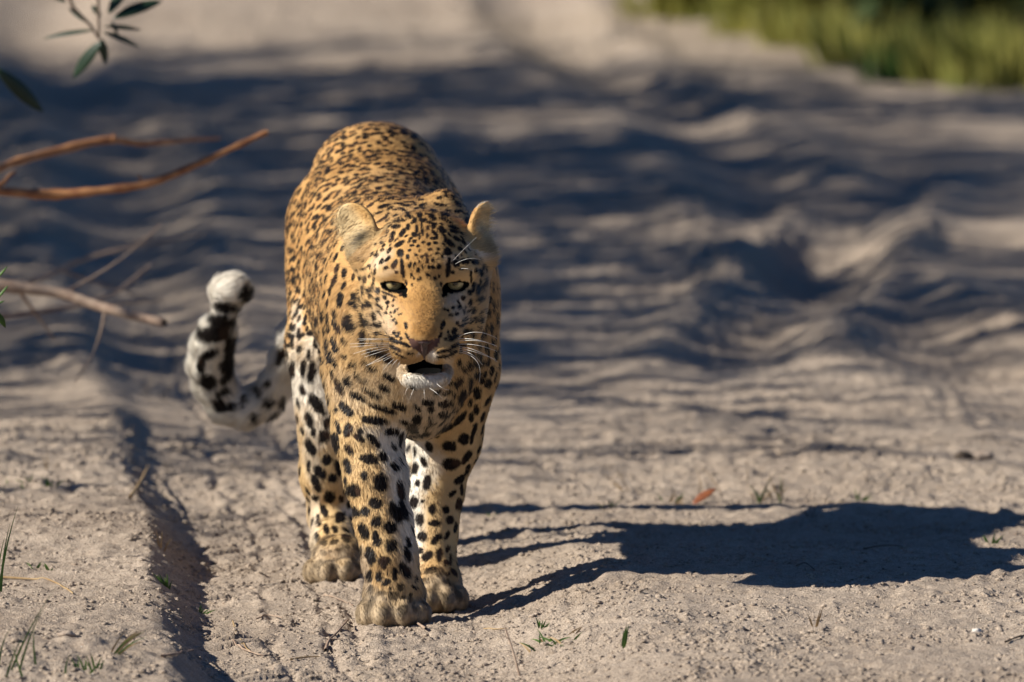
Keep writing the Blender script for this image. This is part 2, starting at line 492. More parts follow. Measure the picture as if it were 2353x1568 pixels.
hell(0.033, 0.014, -0.046, (0.024, 0.046, 0.030), 0.022, mirror=True)
hell(0.0, -0.010, 0.024, (0.034, 0.026, 0.022), 0.022)
hell(0.042, -0.004, -0.0190, (0.026, 0.016, 0.0100), 0.016, mirror=True)
EYE = (0.0440, -0.0105, -0.0005)
hell(EYE[0], 0.014, EYE[2] - 0.0016, (0.0172, 0.030, 0.0071), 0.0025, 'sub', mirror=True)
hell(0.0315, 0.022, -0.0060, (0.0065, 0.020, 0.0028), 0.003, 'sub', mirror=True)
hell(0.044, -0.014, 0.0130, (0.026, 0.0205, 0.0095), 0.016, mirror=True)
# ears: thin bowls
def ear(c, nrm_out, up, w, hgt, R_, t=0.0048):
    n = nrm(nrm_out); up = np.asarray(up, float); u = nrm(up - n * (up @ n)); r = np.cross(u, n)
    c = np.asarray(c, float); bc = c + n * R_ * 0.92
    ax = np.stack([r, u, n]).astype(np.float32); c32 = c.astype(np.float32); bc32 = bc.astype(np.float32)
    def fn(P):
        q = (P - c32) @ ax.T
        sh = np.abs(np.linalg.norm(P - bc32, axis=1) - R_) - t
        k0 = np.sqrt((q[:, 0] / w) ** 2 + (q[:, 1] / hgt) ** 2)
        disc = np.maximum((k0 - 1) * min(w, hgt), np.abs(q[:, 2]) - 0.045)
        hh = np.maximum(0.007 - np.abs(sh - disc), 0) / 0.007
        return np.maximum(sh, disc) + hh * hh * 0.007 * 0.25
    F.add(fn, c, max(w, hgt) + 0.05, 0.010)
    return c, n, u, r
EARS = [ear(W(820, 520, 0.035), (-0.45, -0.87, 0.10), (-0.66, 0.05, 0.74), 0.029, 0.038, 0.080),
        ear(W(1100, 530, 0.030), (0.88, -0.46, 0.05), (0.42, 0.05, 0.90), 0.026, 0.042, 0.065)]
F.ell(W(846, 585, 0.03), (0.026, 0.026, 0.032), 0.02)
F.ell(W(1098, 585, 0.03), (0.022, 0.024, 0.030), 0.02)
V_, Q_ = surface_nets(F, (-0.56, -0.24, -0.03), (0.08, 1.42, 0.74), 0.0026)
print('nets', len(V_), time.time() - T0)
V_ = smooth_mesh(V_, Q_, 2)
body_me = mesh_from('body', V_, Q_)
NV = np.zeros(len(body_me.vertices) * 3, np.float32)
body_me.vertex_normals.foreach_get('vector', NV)
NV = NV.reshape(-1, 3).astype(np.float64)
V_ = np.zeros(len(body_me.vertices) * 3, np.float32); body_me.vertices.foreach_get('co', V_); V_ = V_.reshape(-1, 3).astype(np.float64)
# ------------------------------------------------------------------ coat pattern
# spots seen in the photograph: crop origin and scale, then x, y, half axes, turn (degrees, clockwise)
CROPS = {
 'H': (1440, 780, 3.92), 'M': (1400, 1100, 3.1367), 'L': (1140, 1240, 3.136), 'C': (1120, 1500, 2.6133), 'P': (1160, 2000, 2.614), 'T': (700, 1050, 2.24)}
SPOTS = {
'H': """435 312 30 22 -30;560 325 42 22 -20;430 390 38 16 -40;450 435 35 18 -30;610 400 75 26 -15;770 340 42 32 15;735 285 45 22 20;690 240 45 18 15;860 400 36 40 0;820 435 25 18 0;
555 495 62 30 -8;755 500 30 45 0;895 530 26 50 5;430 575 30 20 -55;515 620 50 32 -60;665 590 65 34 -50;495 700 50 28 -45;855 620 42 34 20;795 680 30 18 -20;855 725 30 24 0;625 760 82 30 -33;
460 860 52 22 -55;635 910 50 55 0;775 870 28 22 0;740 965 24 34 0;815 790 32 18 0;910 800 24 20 0;940 320 40 35 10;950 380 34 30 20;965 470 20 50 0;1015 395 30 32 0;985 580 26 45 0;935 650 20 50 0;
1055 640 18 35 0;1065 515 26 34 20;1085 430 40 20 10;1130 340 60 36 40;1165 230 48 42 0;1160 480 38 40 10;1170 600 60 28 45;1160 680 50 22 0;1185 750 34 24 0;1330 320 68 30 15;1385 255 45 22 10;
1345 400 90 22 22;1285 550 58 44 40;1460 505 75 22 18;1480 570 70 24 15;1505 370 55 22 45;1680 390 50 30 5;1700 510 70 28 30;1580 460 70 20 30;1605 600 50 24 45;1515 685 62 28 33;1400 750 88 38 42;
1380 890 62 50 50;1230 850 24 22 0;1205 915 32 20 0;1290 955 22 34 0;1570 840 36 28 40;1630 745 45 24 50;1525 260 40 25 10;885 215 34 22 0;1000 215 40 16 -10;970 160 55 24 -20;860 135 34 22 10;
720 160 80 20 5;600 215 80 14 -12;470 205 50 20 -25;1250 150 90 20 8;1540 140 60 30 35;1700 180 100 50 60;665 1150 140 28 84;1385 1130 150 32 95;
785 1095 50 24 -75;850 1095 48 20 -70;930 1050 14 34 0;1050 1030 26 34 0;1145 1020 26 30 0;1150 1135 30 26 30;1085 1130 20 26 0;1240 1125 34 38 30;975 1140 14 40 0;920 1180 32 36 30;800 1255 16 34 10;
845 1300 18 26 0;945 1310 20 34 20;915 1330 18 22 0;1070 1260 34 18 30;1180 1305 26 30 0;1240 1270 14 30 0;880 940 22 24 0;970 970 24 24 0;1100 850 26 22 0;1080 770 30 26 0;
540 1095 70 36 -60;405 1145 40 24 -20;430 1005 52 24 -40;335 1045 52 26 -55;570 1215 24 24 0;250 945 36 22 -20;230 1210 44 18 -75;150 1270 34 18 -70;85 1320 44 14 -80;130 1115 36 18 -30;50 1165 36 18 0;
1640 1045 70 40 10;1500 1080 60 50 60;1810 1055 50 36 10;1900 1225 34 56 -10;1740 1235 20 48 0;1820 1185 28 34 0;1590 1160 34 16 0;1460 1210 26 24 0;1970 1350 20 60 0;1745 1330 16 50 0;1940 1130 20 34 0;
1560 1400 20 60 0;1850 1470 30 70 12;1780 1440 20 60 5;370 790 30 20 -40;340 740 30 20 -30;350 860 30 20 -30""",
'M': """170 200 14 60 5;190 60 16 40 10;130 50 14 40 10;110 210 12 45 0;235 195 30 24 60;262 265 18 34 -10;350 200 28 38 0;290 130 14 80 8;240 370 46 34 50;345 305 24 26 0;435 285 24 26 0;470 345 26 24 -40;
180 410 20 45 0;370 390 50 14 45;365 465 34 16 40;305 520 28 44 -10;340 630 52 28 20;145 330 12 50 -5;450 475 18 18 0;510 475 14 18 0;560 460 16 24 20;630 490 26 10 -25;520 520 12 14 0;545 560 20 14 -40;
580 600 16 20 30;600 430 20 10 -30;540 385 16 16 0;480 240 80 13 22;635 245 18 20 0;700 630 20 44 -15;720 775 16 50 -30;1165 625 22 50 20;1130 770 18 50 25;1230 710 14 18 0;
555 725 22 26 0;610 730 18 20 0;590 768 24 20 0;640 795 18 22 0;545 820 70 28 28;670 865 80 20 22;570 920 80 24 28;670 960 60 22 18;620 1010 90 13 25;760 990 40 9 5;
1310 700 30 40 20;1250 770 24 20 0;1200 800 16 16 0;1300 790 60 26 -35;1190 850 70 22 -15;1310 890 60 24 -30;1180 955 90 20 -12;1170 1025 80 17 -8;1290 980 50 20 -30;
1550 150 20 60 5;1605 190 26 66 10;1665 160 18 40 0;1630 310 46 28 -40;1510 350 20 40 10;1420 290 24 30 0;1500 220 26 30 0;1375 400 24 28 0;1550 450 20 40 25;1490 455 40 14 -40;1340 490 24 20 0;
1270 505 26 18 0;1430 560 30 16 -40;1440 610 34 14 -20;1540 570 60 18 -45;1310 580 40 16 0;1390 640 30 14 0;1455 710 40 36 0;1230 445 20 14 0;1290 410 22 18 0;1180 430 20 14 0;1345 600 20 20 0;
1700 90 16 60 0;1740 310 30 50 0;1725 460 30 50 0;1770 660 24 60 0;1640 560 24 40 0;1640 740 24 50 0;1540 760 24 36 0;1570 1110 36 40 0;1490 1140 30 60 20;1370 1100 24 40 0;1430 1190 30 30 0;
1580 1240 40 40 0;1500 1340 28 60 5;1360 1350 40 70 30;1270 1360 30 24 -40;1660 1320 30 50 15;1730 1360 40 46 10;1780 1200 24 60 10;1720 1100 34 40 0;1640 1090 30 36 0;1590 1450 50 40 30;1420 1480 36 46 20;
1310 1510 24 24 0;1690 1240 28 40 0;1600 1000 30 30 0;1520 1000 30 34 0;1830 1000 24 60 0;1800 400 20 60 0;1840 560 16 80 0;1700 900 30 40 0;1780 840 24 40 0;1600 880 30 24 0;1380 950 30 30 0;1410 880 40 20 0;
200 600 40 50 -20;165 520 30 30 0;170 790 34 80 0;10 600 26 70 0;50 270 46 38 20;50 375 70 34 20;30 650 50 46 0;340 740 22 30 0;340 975 100 44 12;470 1060 60 36 30;240 1140 90 28 42;40 1130 50 28 25;
140 1290 80 26 40;500 1290 75 32 25;440 1420 70 34 40;270 1475 110 24 28;110 1530 90 38 25;630 1500 70 36 40;1090 1470 50 24 -20;1220 1480 60 24 -20;880 1490 40 30 0;780 1420 40 24 30""",
'L': """800 170 56 96 -10;645 215 90 32 60;540 235 20 50 0;605 400 30 60 -15;635 490 36 44 -30;740 400 50 24 55;740 590 36 24 20;850 690 55 24 25;625 665 24 60 -5;715 710 60 30 60;590 820 24 60 -15;
675 960 100 38 62;790 900 50 58 -20;770 1250 100 48 45;960 1225 40 22 30;1230 1240 150 32 18;1430 1210 90 38 20;1130 1390 150 42 8;640 1260 26 28 0;790 1510 50 70 10;945 1520 30 34 0;1340 1530 80 38 0;
660 1460 18 66 -10;340 780 44 116 10;400 1180 128 58 52;305 1380 88 42 70;225 740 30 96 -3;490 960 28 56 0;450 600 22 84 -10;235 400 22 76 0;325 290 46 36 0;530 120 18 66 0;470 80 22 66 0;
520 440 22 76 0;555 600 32 66 0;380 420 26 60 0;390 160 26 60 0;300 560 24 60 0;620 60 22 50 0""",
'C': """1550 290 60 32 0;1575 360 32 28 0;1440 350 50 18 40;1740 300 78 32 -8;1430 470 46 46 30;1385 560 56 36 0;1715 410 58 28 -5;1570 480 22 40 -15;1880 460 88 28 -48;1840 365 24 16 0;1900 240 40 58 20;
2060 190 38 58 0;1985 290 20 40 0;2050 360 28 48 0;1740 555 68 32 -25;2000 440 24 48 0;2035 560 22 66 15;1525 570 18 32 0;1920 670 48 58 20;1770 745 68 52 0;1590 820 78 56 -45;1790 930 86 58 0;
1950 860 78 34 -60;2010 650 18 76 10;1960 990 22 58 20;1645 970 14 32 10;1400 980 38 66 20;1540 1120 38 76 15;1690 1150 68 48 -15;1870 1100 58 34 -40;1440 1130 24 32 0;1400 1330 42 56 10;1490 1320 18 22 0;
1600 1350 68 32 5;1740 1410 34 38 -20;1870 1350 32 58 10;1460 1510 46 56 0;1775 1510 38 38 -20;1620 1550 58 28 0;1900 1200 18 56 0;1610 1450 18 18 0;1800 1240 48 22 -40;
740 610 58 52 20;830 660 66 28 30;580 700 36 96 -10;610 560 22 56 -15;720 780 58 32 60;930 880 92 48 15;1080 860 38 56 -20;705 950 78 32 75;620 980 86 38 72;800 950 18 22 0;1200 960 58 32 50;
880 1130 78 42 60;1050 1130 66 82 0;770 1210 72 60 40;1000 1340 68 54 20;1260 1210 34 96 -10;780 1430 68 38 60;890 1430 48 46 20;1210 1440 106 52 60;1290 1410 38 106 -20;1010 1540 48 48 0;
1100 1465 18 13 0;980 690 88 32 45;1180 600 68 34 5;320 760 86 42 62;460 640 56 66 10;490 890 48 52 -20;420 1020 78 44 50;550 1080 46 46 0;380 1140 86 36 70;370 1285 34 32 30;520 1280 58 56 20;
460 1420 66 34 65;630 1490 54 54 0;400 1510 18 56 0;640 1300 26 36 0;300 960 20 60 0;350 600 24 50 0""",
'P': """300 215 58 19 80;380 305 54 28 75;470 310 38 26 65;285 390 48 24 75;355 445 34 32 10;460 440 43 24 -15;585 395 48 38 45;345 550 36 24 30;505 515 40 15 -12;420 538 18 13 -20;600 490 28 18 30;255 600 17 17 0;
770 320 82 44 70;895 225 43 48 20;905 410 72 36 75;1055 290 58 58 0;1060 480 56 62 0;840 580 86 48 75;985 640 64 44 -5;985 700 28 28 0;1225 570 76 34 75;1240 450 58 24 75;925 800 32 48 0;1010 860 48 28 -25;
1095 780 32 62 -5;1205 740 82 42 60;830 800 28 62 0;1155 910 34 36 0;1080 1000 48 38 0;950 975 54 24 -10;855 940 30 38 10;1050 920 18 15 0;1185 1020 32 17 0;1015 775 9 15 0;1255 1020 18 48 10;670 290 18 76 -15;
1310 920 48 15 30;1320 830 18 38 0;1510 250 58 48 -15;1670 210 38 42 -30;1385 385 48 48 20;1530 410 68 34 -45;1645 370 48 22 -65;1345 535 48 32 -10;1440 585 64 40 -30;1560 570 34 72 5;1650 510 38 22 -65;
1630 655 28 36 0;1475 735 62 32 -20;1570 760 34 52 20;1645 775 26 22 -30;1680 620 13 56 0;1730 290 18 56 10;1345 690 15 17 0;1405 850 32 28 -30;1525 910 32 28 20""",
'T': """625 285 62 80 0;455 405 125 48 6;420 535 130 62 8;340 645 155 75 -8;480 745 45 90 10;300 830 95 40 -30;235 930 42 70 0;300 1070 85 70 30;440 1050 60 40 -45;450 960 90 50 60;480 880 55 90 0;425 1165 70 36 -20;
400 1275 50 80 -30;500 1290 55 45 0;620 1240 36 66 20;745 1165 40 60 -30;830 1085 36 36 0;840 1255 62 48 -20;710 1390 50 46 0;880 1385 62 36 -30;960 1260 40 60 0;960 830 38 110 25;1050 960 30 80 0;540 1475 70 13 20"""}
# lighter and warmer areas of the coat, same units: x y a b turn amount
WHITE = {
'M': "930 1320 300 120 0 1.1;930 1480 260 130 0 .5;470 400 150 110 20 .18;1330 300 140 90 -20 .35;1025 1020 80 70 0 .75;830 960 110 50 0 .6;400 560 150 150 0 .25;1400 480 120 120 0 .35;500 640 70 120 0 .35;560 1180 150 120 0 .35;1230 1150 60 150 0 .4",
'H': "430 1215 170 60 -12 .15;1560 1240 150 70 -5 .25;1900 780 220 170 30 .6;330 1000 200 90 -40 .35;1450 1000 130 100 0 .3",
'C': "1430 960 130 330 5 1.0;1370 1300 110 330 0 1.05;1180 850 120 330 -22 .8;1240 1250 80 330 -8 .9;1330 620 230 190 20 .55;1560 420 230 300 0 .35;1040 640 200 80 15 .5;390 420 190 330 -8 .62;330 850 90 300 -10 .35;360 1400 70 200 0 .4;1590 1000 110 200 30 .55;900 160 400 200 0 .2",
'L': "360 1000 180 120 0 .7;150 300 70 400 0 .6;330 500 130 200 0 .55;500 1350 150 200 0 .6;80 800 130 300 0 .7",
'P': "1270 250 60 300 0 .8;800 780 40 250 -8 .5;250 300 40 250 0 .5;1310 560 60 300 0 .35",
'T': "520 800 700 900 0 1.05"}
WARM = {
'M': "930 470 165 330 0 .85;930 680 170 130 0 .95;600 700 120 120 0 .35;560 330 120 60 -30 .2",
'H': "980 700 160 700 0 .45;1900 400 60 240 35 1.0;1830 540 110 90 0 .8;190 430 190 110 40 .7;300 560 120 70 0 .9",
'L': "800 400 400 700 0 .12", 'C': "800 1200 300 600 -15 .15", 'P': "900 800 400 250 0 .45;450 560 200 60 0 .8;1550 800 250 200 0 .4"}

def rows(txt):
    return [list(map(float, r.split())) for r in txt.replace('\n', '').split(';') if r.strip()]
def to_disp(key, r):
    ox, oy, s = CROPS[key]; k = 0.57446
    g = (1.25 if key in 'HML' else 1.0 if key == 'T' else 1.16) if len(r) == 5 else 1.0
    return [(ox + r[0] / s) * k, (oy + r[1] / s) * k, g * r[2] / s * k, g * r[3] / s * k, R(r[4])] + r[5:]

PX, PY, PD = project(V_)
_view = V_ - np.array([0, -CAM_D, CAM_H]); _view /= np.linalg.norm(_view, axis=1)[:, None]
FACING = -(NV * _view).sum(1)
_vis = np.where(FACING > 0.05)[0]
_o = _vis[np.argsort(PX[_vis])]; _sx = PX[_o]
def depth_at(x, y):
    for rad in (3, 6, 12, 25):
        a, b = np.searchsorted(_sx, [x - rad, x + rad])
        c = _o[a:b]; c = c[np.abs(PY[c] - y) < rad]
        if len(c):
            return np.sort(PD[c])[min(3, len(c) - 1)]
    return None

class Decals:
    """Ellipses on the coat, each held to its own depth so that it lies on one surface only."""
    def __init__(self, tab, win, use_amount=False):
        self.L = []
        for key, txt in tab.items():
            for r in rows(txt):
                q = to_disp(key, r); d = depth_at(q[0], q[1])
                if d is None: continue
                self.L.append(q[:5] + [q[5] if len(q) > 5 else 1.0, d, win if key != 'T' else max(win, 0.10)])
    def __call__(self, P, x, y, d, soft, wobble):
        out = np.zeros(len(x)); o = np.argsort(x); xs = x[o]
        for cx, cy, a, b, ang, amt, dep, win in self.L:
            m = max(a, b) * 1.9 + 2
            i, j = np.searchsorted(xs, [cx - m, cx + m])
            c = o[i:j]; c = c[(np.abs(y[c] - cy) < m) & (np.abs(d[c] - dep) < win)]
            if not len(c): continue
            dx, dy = x[c] - cx, y[c] - cy
            u = (dx * math.cos(ang) + dy * math.sin(ang)) / a; v = (-dx * math.sin(ang) + dy * math.cos(ang)) / b
            q = (np.abs(u) ** 2.4 + np.abs(v) ** 2.4) ** (1 / 2.4) + wobble[c]
            out[c] = np.maximum(out[c], amt * (1 - sstep(1 - soft, 1 + soft, q)))
        return out
SPOT_D, WHITE_D, WARM_D = Decals(SPOTS, 0.05), Decals(WHITE, 0.09), Decals(WARM, 0.09)

# rosettes over the rest of the body, scattered with a minimum distance
HL = head_local(V_)
def seg_dist(P, a, b):
    a = np.asarray(a); b = np.asarray(b); ab = b - a
    t = np.clip(((P - a) @ ab) / (ab @ ab), 0, 1)
    return np.linalg.norm(P - a - t[:, None] * ab, axis=1)
# exact 3-D place of every seen spot
def back(x, y, depth):
    u = (x / DISP - 512) / FPX; v = (341 - y / DISP) / FPX
    return np.array([0, -CAM_D, CAM_H]) + depth * np.array([u, CP + v * SP, -SP + v * CP])
seen = np.array([back(q[0], q[1], q[6]) for q in SPOT_D.L])
seen_r = np.array([max(q[2], q[3]) / 1608 for q in SPOT_D.L])
cand = RNG.permutation(len(V_))[:30000]
C_ = V_[cand]
on_head = (HL[cand][:, 1] > -0.125) & (HL[cand][:, 2] > -0.2)
on_tail = C_[:, 1] > 1.185
hc_ = HL[cand]
in_ear = np.zeros(len(C_), bool)
for c, en, eu, er in EARS: in_ear |= np.linalg.norm(C_ - c, axis=1) < 0.052
freck = on_head & ~in_ear & (hc_[:, 1] < 0.030) & ((np.abs(hc_[:, 0]) > 0.026) | (hc_[:, 2] > 0.004)) & (hc_[:, 2] > -0.115)
for s_ in (1, -1): freck &= np.linalg.norm(hc_ - np.array([s_ * EYE[0], 0, 0]), axis=1) > 0.027
ok = (~on_head | freck) & ~on_tail & (C_[:, 2] > 0.020)
# keep clear of the spots taken from the photograph
near = np.zeros(len(C_), bool)
for s, r in zip(seen, seen_r): near |= np.linalg.norm(C_ - s, axis=1) < np.where(freck, 0.0045, 0.0105) + r * np.where(freck, 0.9, 1.0)
ok &= ~near
C_, cN, freck = C_[ok], NV[cand][ok], freck[ok]
torso_d = torso(C_.astype(np.float32))
is_ros = (C_[:, 2] > 0.33) & (C_[:, 1] > 0.24)
size = np.where(is_ros, 0.0132 + 0.0040 * RNG.random(len(C_)), 0.0080 + 0.005 * RNG.random(len(C_)))
size = np.where(is_ros & (C_[:, 1] < 0.42), size * 0.8, size)
keep = []
KP = np.zeros((0, 3))
size = np.where(freck, 0.0032 + 0.0026 * RNG.random(len(C_)), size); is_ros &= ~freck
gap = size * np.where(freck, 1.15, 1) * np.where(is_ros, 1.62, 2.1)
for i in range(len(C_)):
    if len(keep) == 0 or np.linalg.norm(C_[keep] - C_[i], axis=1).min() > gap[i]:
        keep.append(i)
ROS = []
for i in keep:
    n = cN[i]; a = np.cross(n, [0, 0, 1.0]);
    if np.linalg.norm(a) < 0.2: a = np.cross(n, [1.0, 0, 0])
    a = nrm(a); b = np.cross(n, a); s = size[i]
    if is_ros[i]:
        k = random.choice((4, 4, 5)); ph = random.random() * 6.28
        blobs = []
        for j in range(k):
            t = ph + j * 6.283 / k + random.uniform(-0.35, 0.35); rr = s * random.uniform(0.62, 0.80)
            blobs.append((rr * math.cos(t), rr * math.sin(t), s * random.uniform(0.40, 0.54), s * random.uniform(0.29, 0.40), t + math.pi / 2 + random.uniform(-.3, .3)))
    else:
        blobs = [(0, 0, s * random.uniform(0.75, 1.0), s * random.uniform(0.55, 0.75), random.uniform(0.9, 2.2))]
    ROS.append((C_[i], n, a, b, s, blobs, bool(is_ros[i])))
print('spots', len(SPOT_D.L), 'rosettes', len(ROS), time.time() - T0)

TAN = np.array([0.455, 0.255, 0.090]); PALE = np.array([0.56, 0.385, 0.190]); WHT = np.array([0.72, 0.67, 0.58])
WARMC = np.array([0.30, 0.152, 0.048]); BLK = np.array([0.013, 0.010, 0.009]); CENT = np.array([0.44, 0.235, 0.085])
DUST = np.array([0.30, 0.235, 0.160])

def coat(P, N, soft=0.16):
    """Coat colour and spot mask at points P with normals N."""
    n = len(P)
    x, y, d = project(P)
    wob = 0.16 * vnoise3(P, 160, 1) + 0.10 * vnoise3(P, 420, 2)
    spot = SPOT_D(P, x, y, d, soft, wob)
    white = WHITE_D(P, x, y, d, 0.55, wob * 1.5)
    warm = WARM_D(P, x, y, d, 0.55, wob * 1.5)
    cent = np.zeros(n)
    o = np.argsort(P[:, 1]); ys = P[o, 1]
    for c, nn, a, b, s, blobs, ring in ROS:
        m = s * 1.5
        i, j = np.searchsorted(ys, [c[1] - m, c[1] + m])
        k = o[i:j]; q = P[k] - c
        w = (np.abs(q) < m).all(1); k, q = k[w], q[w]
        if not len(k): continue
        u, v, h_ = q @ a, q @ b, q @ nn
        hm = np.abs(h_) < s * 0.9
        for bu, bv, ra, rb, t in blobs:
            du, dv = u - bu, v - bv
            e = np.sqrt(((du * math.cos(t) + dv * math.sin(t)) / ra) ** 2 + ((-du * math.sin(t) + dv * math.cos(t)) / rb) ** 2) + 1.3 * wob[k]
            spot[k] = np.maximum(spot[k], hm * (1 - sstep(1 - soft * 1.5, 1 + soft * 1.5, e)))
        if ring:
            e = np.sqrt(u * u + v * v) / (s * 0.75)
            cent[k] = np.maximum(cent[k], hm * (1 - sstep(0.6, 1.1, e)))
    hl = head_local(P)
    head = sstep(-0.16, -0.10, hl[:, 1]) * sstep(-0.20, -0.16, hl[:, 2])
    tail = sstep(1.17, 1.21, P[:, 1])
    # pale belly, inner limbs, underside
    cxm = np.interp(P[:, 1], _ty, _tc)
    under = sstep(0.36, 0.29, P[:, 2]) * sstep(0.22, 0.27, P[:, 2]) * sstep(0.30, 0.5, P[:, 1]) * (1 - tail)
    inner = sstep(0.1, 0.8, -np.sign(P[:, 0] - cxm) * N[:, 0]) * sstep(0.34, 0.28, P[:, 2]) * (1 - sstep(0.10, 0.05, P[:, 2]))
    pale = np.clip(sstep(0.50, 0.30, P[:, 2]) * 0.7 + 0.25 * vnoise3(P, 9, 5) + 0.2, 0, 1)
    col = TAN + (PALE - TAN) * pale[:, None]
    hp = np.clip(sstep(0.03, 0.075, np.abs(hl[:, 0])) * 0.6, 0, 1) * head
    col = col + (PALE - col) * hp[:, None]
    wgt = np.clip(np.maximum.reduce([white, 0.85 * under, 0.9 * inner, 0.9 * tail]), 0, 1)
    col = col + (WHT - col) * wgt[:, None]
    col = col + (WARMC - col) * np.clip(warm, 0, 1)[:, None] * 0.9
    col = col + (CENT - col) * (0.75 * cent * (1 - wgt))[:, None]
    # ears: pale inside, black with a pale patch behind
    for c, en, eu, er in EARS:
        q = P - c; ins = (np.abs(q @ er) < 0.040) & (np.abs(q @ eu) < 0.050) & ((q @ eu) > -0.034) & (np.abs(q @ en) < 0.03)
        fr = ins & ((N @ en) > 0.25); bk = ins & ((N @ en) < -0.25)
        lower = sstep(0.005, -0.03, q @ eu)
        headward = er * (1 if er[0] * (HEAD_O[0] - c[0]) > 0 else -1)
        hw = sstep(0.000, 0.022, q @ headward) * (1 - 0.6 * lower)
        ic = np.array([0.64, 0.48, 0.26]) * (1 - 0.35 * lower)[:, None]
        ic = ic + (np.array([0.54, 0.32, 0.12]) - ic) * hw[:, None]
        qu, qr = q @ eu, q @ er
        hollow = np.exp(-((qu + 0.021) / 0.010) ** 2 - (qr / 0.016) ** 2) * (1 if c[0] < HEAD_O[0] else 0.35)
        ic = ic * (1 - 0.88 * hollow)[:, None]  # shade of the ear hollow painted into the colour
        col[fr] = ic[fr]
        rim = ins & ~fr & ((N @ en) > -0.25); col[rim] = np.array([0.50, 0.30, 0.12])
        col[bk] = np.where(((q @ eu)[bk] > 0.030)[:, None], WHT * 0.7, np.array([0.46, 0.265, 0.10]))
        spot[ins] *= 0.15
    fleck = 1 + np.clip(warm, 0, 1) * head * (0.30 * vnoise3(P, 520, 31) + 0.22 * vnoise3(P, 240, 32))
    col *= fleck[:, None]
    dust = 0.88 * sstep(0.066, 0.030, P[:, 2] + 0.018 * vnoise3(P, 60, 7))
    col *= (1 + 0.10 * vnoise3(P, 55, 8) + 0.08 * vnoise3(P, 14, 9))[:, None]
    sp = np.clip(spot, 0, 1) * (1 - 0.55 * dust)
    dust_c = DUST * (1 + 0.45 * vnoise3(P, 120, 10) + 0.35 * vnoise3(P, 45, 12))[:, None]
    col = col + (dust_c - col) * (dust * 0.95)[:, None]
    brown = np.array([0.030, 0.014, 0.007]) * sstep(0.25, 0.6, vnoise3(P, 45, 11))[:, None]
    col = col + (BLK + brown - col) * sp[:, None]
    # bare dark skin: eye rims and inner corners, lips; mouth inside painted black for its shade
    bare = np.zeros(n)
    for s in (1, -1):
        e = np.sqrt(((hl[:, 0] - s * EYE[0]) / 0.0172) ** 2 + ((hl[:, 2] - EYE[2] + 0.0016) / 0.0071) ** 2)
        bare = np.maximum(bare, (e < 1.15) * (hl[:, 1] > -0.03))
        t = np.sqrt(((hl[:, 0] - s * 0.0290) / 0.0042) ** 2 + ((hl[:, 2] + 0.0072) / 0.0034) ** 2)
        bare = np.maximum(bare, (t < 1.1) * (hl[:, 1] > -0.03))
    e = np.sqrt((hl[:, 0] / 0.045) ** 2 + ((hl[:, 1] - 0.060) / 0.064) ** 2 + ((hl[:, 2] + 0.1070) / 0.0072) ** 2)
    bare = np.maximum(bare, (e < 1.10) & (np.abs(hl[:, 0]) < 0.037))
    bare = np.maximum(bare, (np.abs(hl[:, 0]) < 0.034) & (hl[:, 2] < -0.1005) & (hl[:, 2] > -0.1135) & (hl[:, 1] < 0.074) & (hl[:, 1] > -0.01))
    bare = np.maximum(bare, (np.abs(hl[:, 0]) < 0.025) & (hl[:, 2] < -0.097) & (hl[:, 2] > -0.134) & (hl[:, 1] < 0.050) & (hl[:, 1] > -0.012))
    nose = (np.abs(hl[:, 0]) < 0.0195 * sstep(-0.084, -0.060, hl[:, 2]) + 0.0022) & (hl[:, 2] < -0.0555) & (hl[:, 2] > -0.098) & (hl[:, 1] > 0.066)
    bare = np.maximum(bare, nose)
    col = np.where((bare > 0.5)[:, None], BLK * 0.25, col)
    nc = np.array([0.10, 0.055, 0.045])
    col = np.where(nose[:, None], nc * (1 + 0.3 * vnoise3(P, 300, 13))[:, None], col)
    return np.clip(col, 0.004, 0.92), sp, wgt, bare, head, tail, dust

vc, vsp, vw, vbare, vhead, vtail, vdust = coat(V_, NV)
ca = body_me.color_attributes.new('coat', 'FLOAT_COLOR', 'POINT')
ca.data.foreach_set('color', np.concatenate([vc, np.ones((len(vc), 1))], 1).astype(np.float32).ravel())
print('coat', time.time() - T0)

